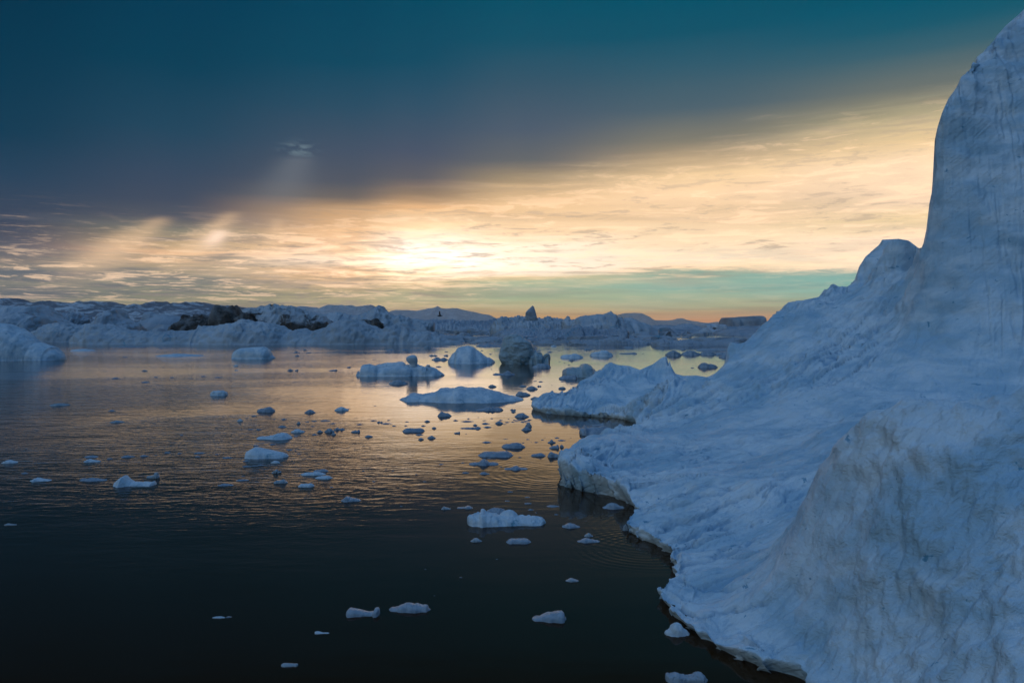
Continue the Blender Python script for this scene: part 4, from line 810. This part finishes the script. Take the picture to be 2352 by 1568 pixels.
# ------------------------------------------------------------------ brash ice: uncountable broken pieces of the pack
def brash():
    V, Fq = [], []
    n = 0
    r_ = np.random.default_rng(12)
    for k in range(15000):
        y = 750 + 1.6 + 41*r_.random()**1.15
        d = dist_of(y); px = r_.uniform(-150, 2500)
        X = (px - HX)/F*d
        if d > 2600: continue
        dens = .5 + .9*perlin(X/70, d/160, 3.3) + .5*perlin(X/22, d/50, 7.7)
        left = px < 700
        if left and y > 772: continue
        if (not left) and px > 1050 and y > 785 and r_.random() < .93: continue
        if 700 <= px < 1050 and y > 765: continue
        lim = .50 if y < 764 else .64
        if px > 1310 and 766 < y < 784: lim += .16
        if 755 < y < 768 and (1190 < px < 1320 or 1480 < px < 1760): lim += .22
        if dens < lim and r_.random() < .93: continue
        s = r_.lognormal(0, .55)*(1.0 + d/420.)*1.6
        hgt = s*r_.uniform(.10, .45)*(1 if y < 775 else .6)
        m_ = int(r_.integers(6, 10)); a = np.sort(r_.uniform(0, 2*np.pi, m_)); el_ = r_.uniform(.4, .9)
        rad = s*r_.uniform(.7, 1.15, m_)
        ring0 = np.stack([X + rad*np.cos(a), d + rad*np.sin(a)*el_, np.full(m_, -.1)], -1)
        r1 = r_.uniform(.55, .95, m_)
        ring1 = np.stack([X + rad*r1*np.cos(a), d + rad*r1*np.sin(a)*el_, hgt*r_.uniform(.5, 1.0, m_)], -1)
        top = np.stack([X + rad*.3*np.cos(a) + s*.1, d + rad*.3*np.sin(a)*el_, np.full(m_, hgt*r_.uniform(.9, 1.4))], -1)
        V += [ring0, ring1, top]
        j = np.arange(m_); j2 = (j+1) % m_
        Fq += [np.stack([n+j, n+j2, n+m_+j2, n+m_+j], -1), np.stack([n+m_+j, n+m_+j2, n+2*m_+j2, n+2*m_+j], -1)]
        Fq += [np.array([[n+2*m_, n+2*m_+t_, n+2*m_+t_+1, n+2*m_+t_+2] for t_ in range(1, m_-2, 2)])] if m_ > 3 else []
        n += 3*m_
    o = mesh_np('brash_ice', np.vstack(V), np.vstack(Fq), M_FAR2, (0, 700, 0), False)
    tag(o, 'field of broken pack ice spreading to the horizon', 'brash ice', kind='stuff')
brash()

# ------------------------------------------------------------------ mountains
def range_(prof, c, Y, depth, mat, seed):
    pts = conv(c, prof); xs = np.array([(p[0]-HX)/F*Y for p in pts]); zs = np.array([H - (p[1]-HY)/F*Y for p in pts])
    nu, nv = 420, 90
    x = np.linspace(xs[0], xs[-1], nu); h = np.interp(x, xs, zs); v = np.linspace(-1, 1, nv)
    X, V_ = np.meshgrid(x, v)
    g_ = np.clip(1 - np.abs(V_)**1.25, 0, 1)
    s = 1/(.08*Y)
    rn = fbm(X*s + seed, V_*depth*s*.8 + seed, 0, 6, .55, True)
    Z = h[None, :]*g_*(1 + (rn - .8)*.28*np.clip(np.abs(V_)*3, .04, 1)) - 2
    return mesh_np('mountains', np.stack([X, Y + V_*depth, Z], -1).reshape(-1, 3), grid_faces(nu, nv), mat, (float(x.mean()), Y, 0))
def mountain_mat(rock=(.13, .17, .22, 1)):
    m, q, b = newmat('snow_streaked_rock')
    tcn = q.n('ShaderNodeTexCoord'); mp = q.n('ShaderNodeMapping'); q.nt.links.new(tcn.outputs['Object'], mp.inputs[0]); mp.inputs['Scale'].default_value = (.005, .005, .014)
    n1 = q.noise(mp.outputs[0], 1.0, 10, .72, 1.2); n2 = q.noise(mp.outputs[0], 3.5, 8, .7, .5)
    sx = q.n('ShaderNodeSeparateXYZ'); q.nt.links.new(tcn.outputs['Object'], sx.inputs[0])
    f = q.m('ADD', q.m('MULTIPLY', n1, .6), q.m('MULTIPLY', n2, .4))
    c = q.mix(q.step(f, .49, .56), rock, (.62, .67, .72, 1))
    q.nt.links.new(c, b.inputs['Base Color']); b.inputs['Roughness'].default_value = .9
    bp = q.n('ShaderNodeBump'); bp.inputs['Strength'].default_value = 1; bp.inputs['Distance'].default_value = 18; q.nt.links.new(f, bp.inputs['Height']); q.nt.links.new(bp.outputs[0], b.inputs['Normal'])
    return m
MM = mountain_mat(); MM_HAZED = mountain_mat((.42, .47, .52, 1))  # second rock colour is paled to paint haze onto the farther ranges
GM = 'snow-streaked mountains on the horizon'
o = range_([(-500,300),(-300,140),(-120,128),(0,122),(30,108),(60,95),(90,92),(130,94),(160,93),(190,120),(250,134),(300,134),(370,150),(400,136),(430,128),(540,125),(600,128),(650,138),(700,152),(740,146),(780,156),(850,141),(900,126),(960,128),(1030,122),(1070,134),(1110,152),(1180,155),(1250,165),(1290,170),(1340,156),(1390,143),(1440,130),(1468,122),(1490,136),(1520,144),(1560,139),(1600,155),(1640,146),(1690,130),(1780,130),(1880,128),(1940,148),(2000,154),(2060,160),(2110,182),(2180,174),(2250,180),(2310,178),(2360,200),(2420,240),(2480,300)], '1', 4200, 700, MM, 3)
tag(o, kind='structure')
o = range_([(1080,300),(1120,215),(1150,188),(1180,172),(1210,164),(1260,168),(1300,175),(1350,190),(1390,196),(1420,172),(1460,154),(1500,160),(1560,156),(1600,162),(1650,155),(1690,170),(1740,168),(1800,158),(1850,155),(1880,175),(1920,205),(2000,235),(2100,262),(2200,300)], '2', 8000, 1100, MM_HAZED, 9)
tag(o, kind='structure')
o = range_([(60,300),(140,240),(220,205),(300,200),(400,206),(450,196),(500,186),(560,180),(590,164),(620,184),(680,190),(770,184),(820,198),(860,206),(940,222),(1000,236),(1070,246),(1180,300)], '3', 12000, 1500, MM_HAZED, 15)
tag(o, kind='structure')
o = range_([(540,340),(600,242),(640,234),(700,230),(780,231),(820,250),(860,280),(900,294),(1000,296),(1080,294),(1130,286),(1162,276),(1190,290),(1260,303),(1340,320),(1420,318),(1500,308),(1570,306),(1640,330),(1800,352)], '4', 15000, 1500, MM_HAZED, 25)
tag(o, kind='structure')

# ------------------------------------------------------------------ the seabird
def bird():
    e = bpy.data.objects.new('seabird', None); COL.objects.link(e)
    D_ = 70.0; x0, y0 = conv('3', [(612, 256)])[0]
    e.location = ((x0-HX)/F*D_, D_, H - (y0-HY)/F*D_)
    tag(e, 'dark seabird flying low over the pack ice with its wings raised', 'bird')
    m, q, b = newmat('bird_feathers'); q.nt.links.new(q.mix(q.noise(None, 9.0), (.03, .032, .035, 1), (.07, .07, .075, 1)), b.inputs['Base Color']); b.inputs['Roughness'].default_value = .8
    sg, rw = 14, 13
    V = []                                                     # body, head right, tail left
    for i in range(rw):
        t_ = i/(rw-1); X = -.27 + .54*t_
        r_ = .075*math.sin(math.pi*min(1, t_**.8*.93+.03))**.7*(1 if t_ < .72 else .72) + .006
        if t_ < .22: r_ = .015 + .12*t_
        if t_ > .9: r_ = .018*(1-t_)*10 + .004
        for j in range(sg):
            a_ = 2*math.pi*j/sg; V.append((X, r_*math.cos(a_)*(1.5 if t_ < .15 else 1), r_*math.sin(a_)*.9 + .03*t_))
    bo = mesh_np('body', V, grid_faces(sg, rw, True), m); bo.parent = e
    for sgn in (-1, 1):
        V = []
        for i in range(9):                                     # wing swept up and back
            t_ = i/8; ch = .15*(1-t_)**.6 + .015; hx = .03 - .05*math.sin(t_*2.6) - .02*t_; y_ = sgn*(.03 + .20*t_); z_ = .04 + .42*t_
            for j in range(8):
                a_ = 2*math.pi*j/8; V.append((hx + ch*.5*math.cos(a_), y_ + .010*math.sin(a_), z_ + .004*math.sin(a_)))
        w_ = mesh_np('wing', V, grid_faces(8, 9, True), m); w_.parent = e
    return e
bird()

# ------------------------------------------------------------------ air
def haze():
    x0, x1, y0, y1, z0, z1 = -17600, 17600, -17600, 17600, -1.2, 300
    vs = [(x, y, z) for z in (z0, z1) for y in (y0, y1) for x in (x0, x1)]
    me = bpy.data.meshes.new('haze'); me.from_pydata(vs, [], [(0, 2, 3, 1), (4, 5, 7, 6), (0, 1, 5, 4), (2, 6, 7, 3), (0, 4, 6, 2), (1, 3, 7, 5)])
    o = bpy.data.objects.new('haze', me); COL.objects.link(o)
    m = bpy.data.materials.new('haze_air'); m.use_nodes = True; nt = m.node_tree; nt.nodes.clear()
    out = nt.nodes.new('ShaderNodeOutputMaterial'); v = nt.nodes.new('ShaderNodeVolumePrincipled')
    v.inputs['Color'].default_value = (.80, .86, .92, 1); v.inputs['Density'].default_value = 5.5e-5; v.inputs['Anisotropy'].default_value = .6
    nt.links.new(v.outputs[0], out.inputs['Volume']); me.materials.append(m)
    tag(o, 'thin evening haze over the bay', 'haze', kind='stuff')
haze()
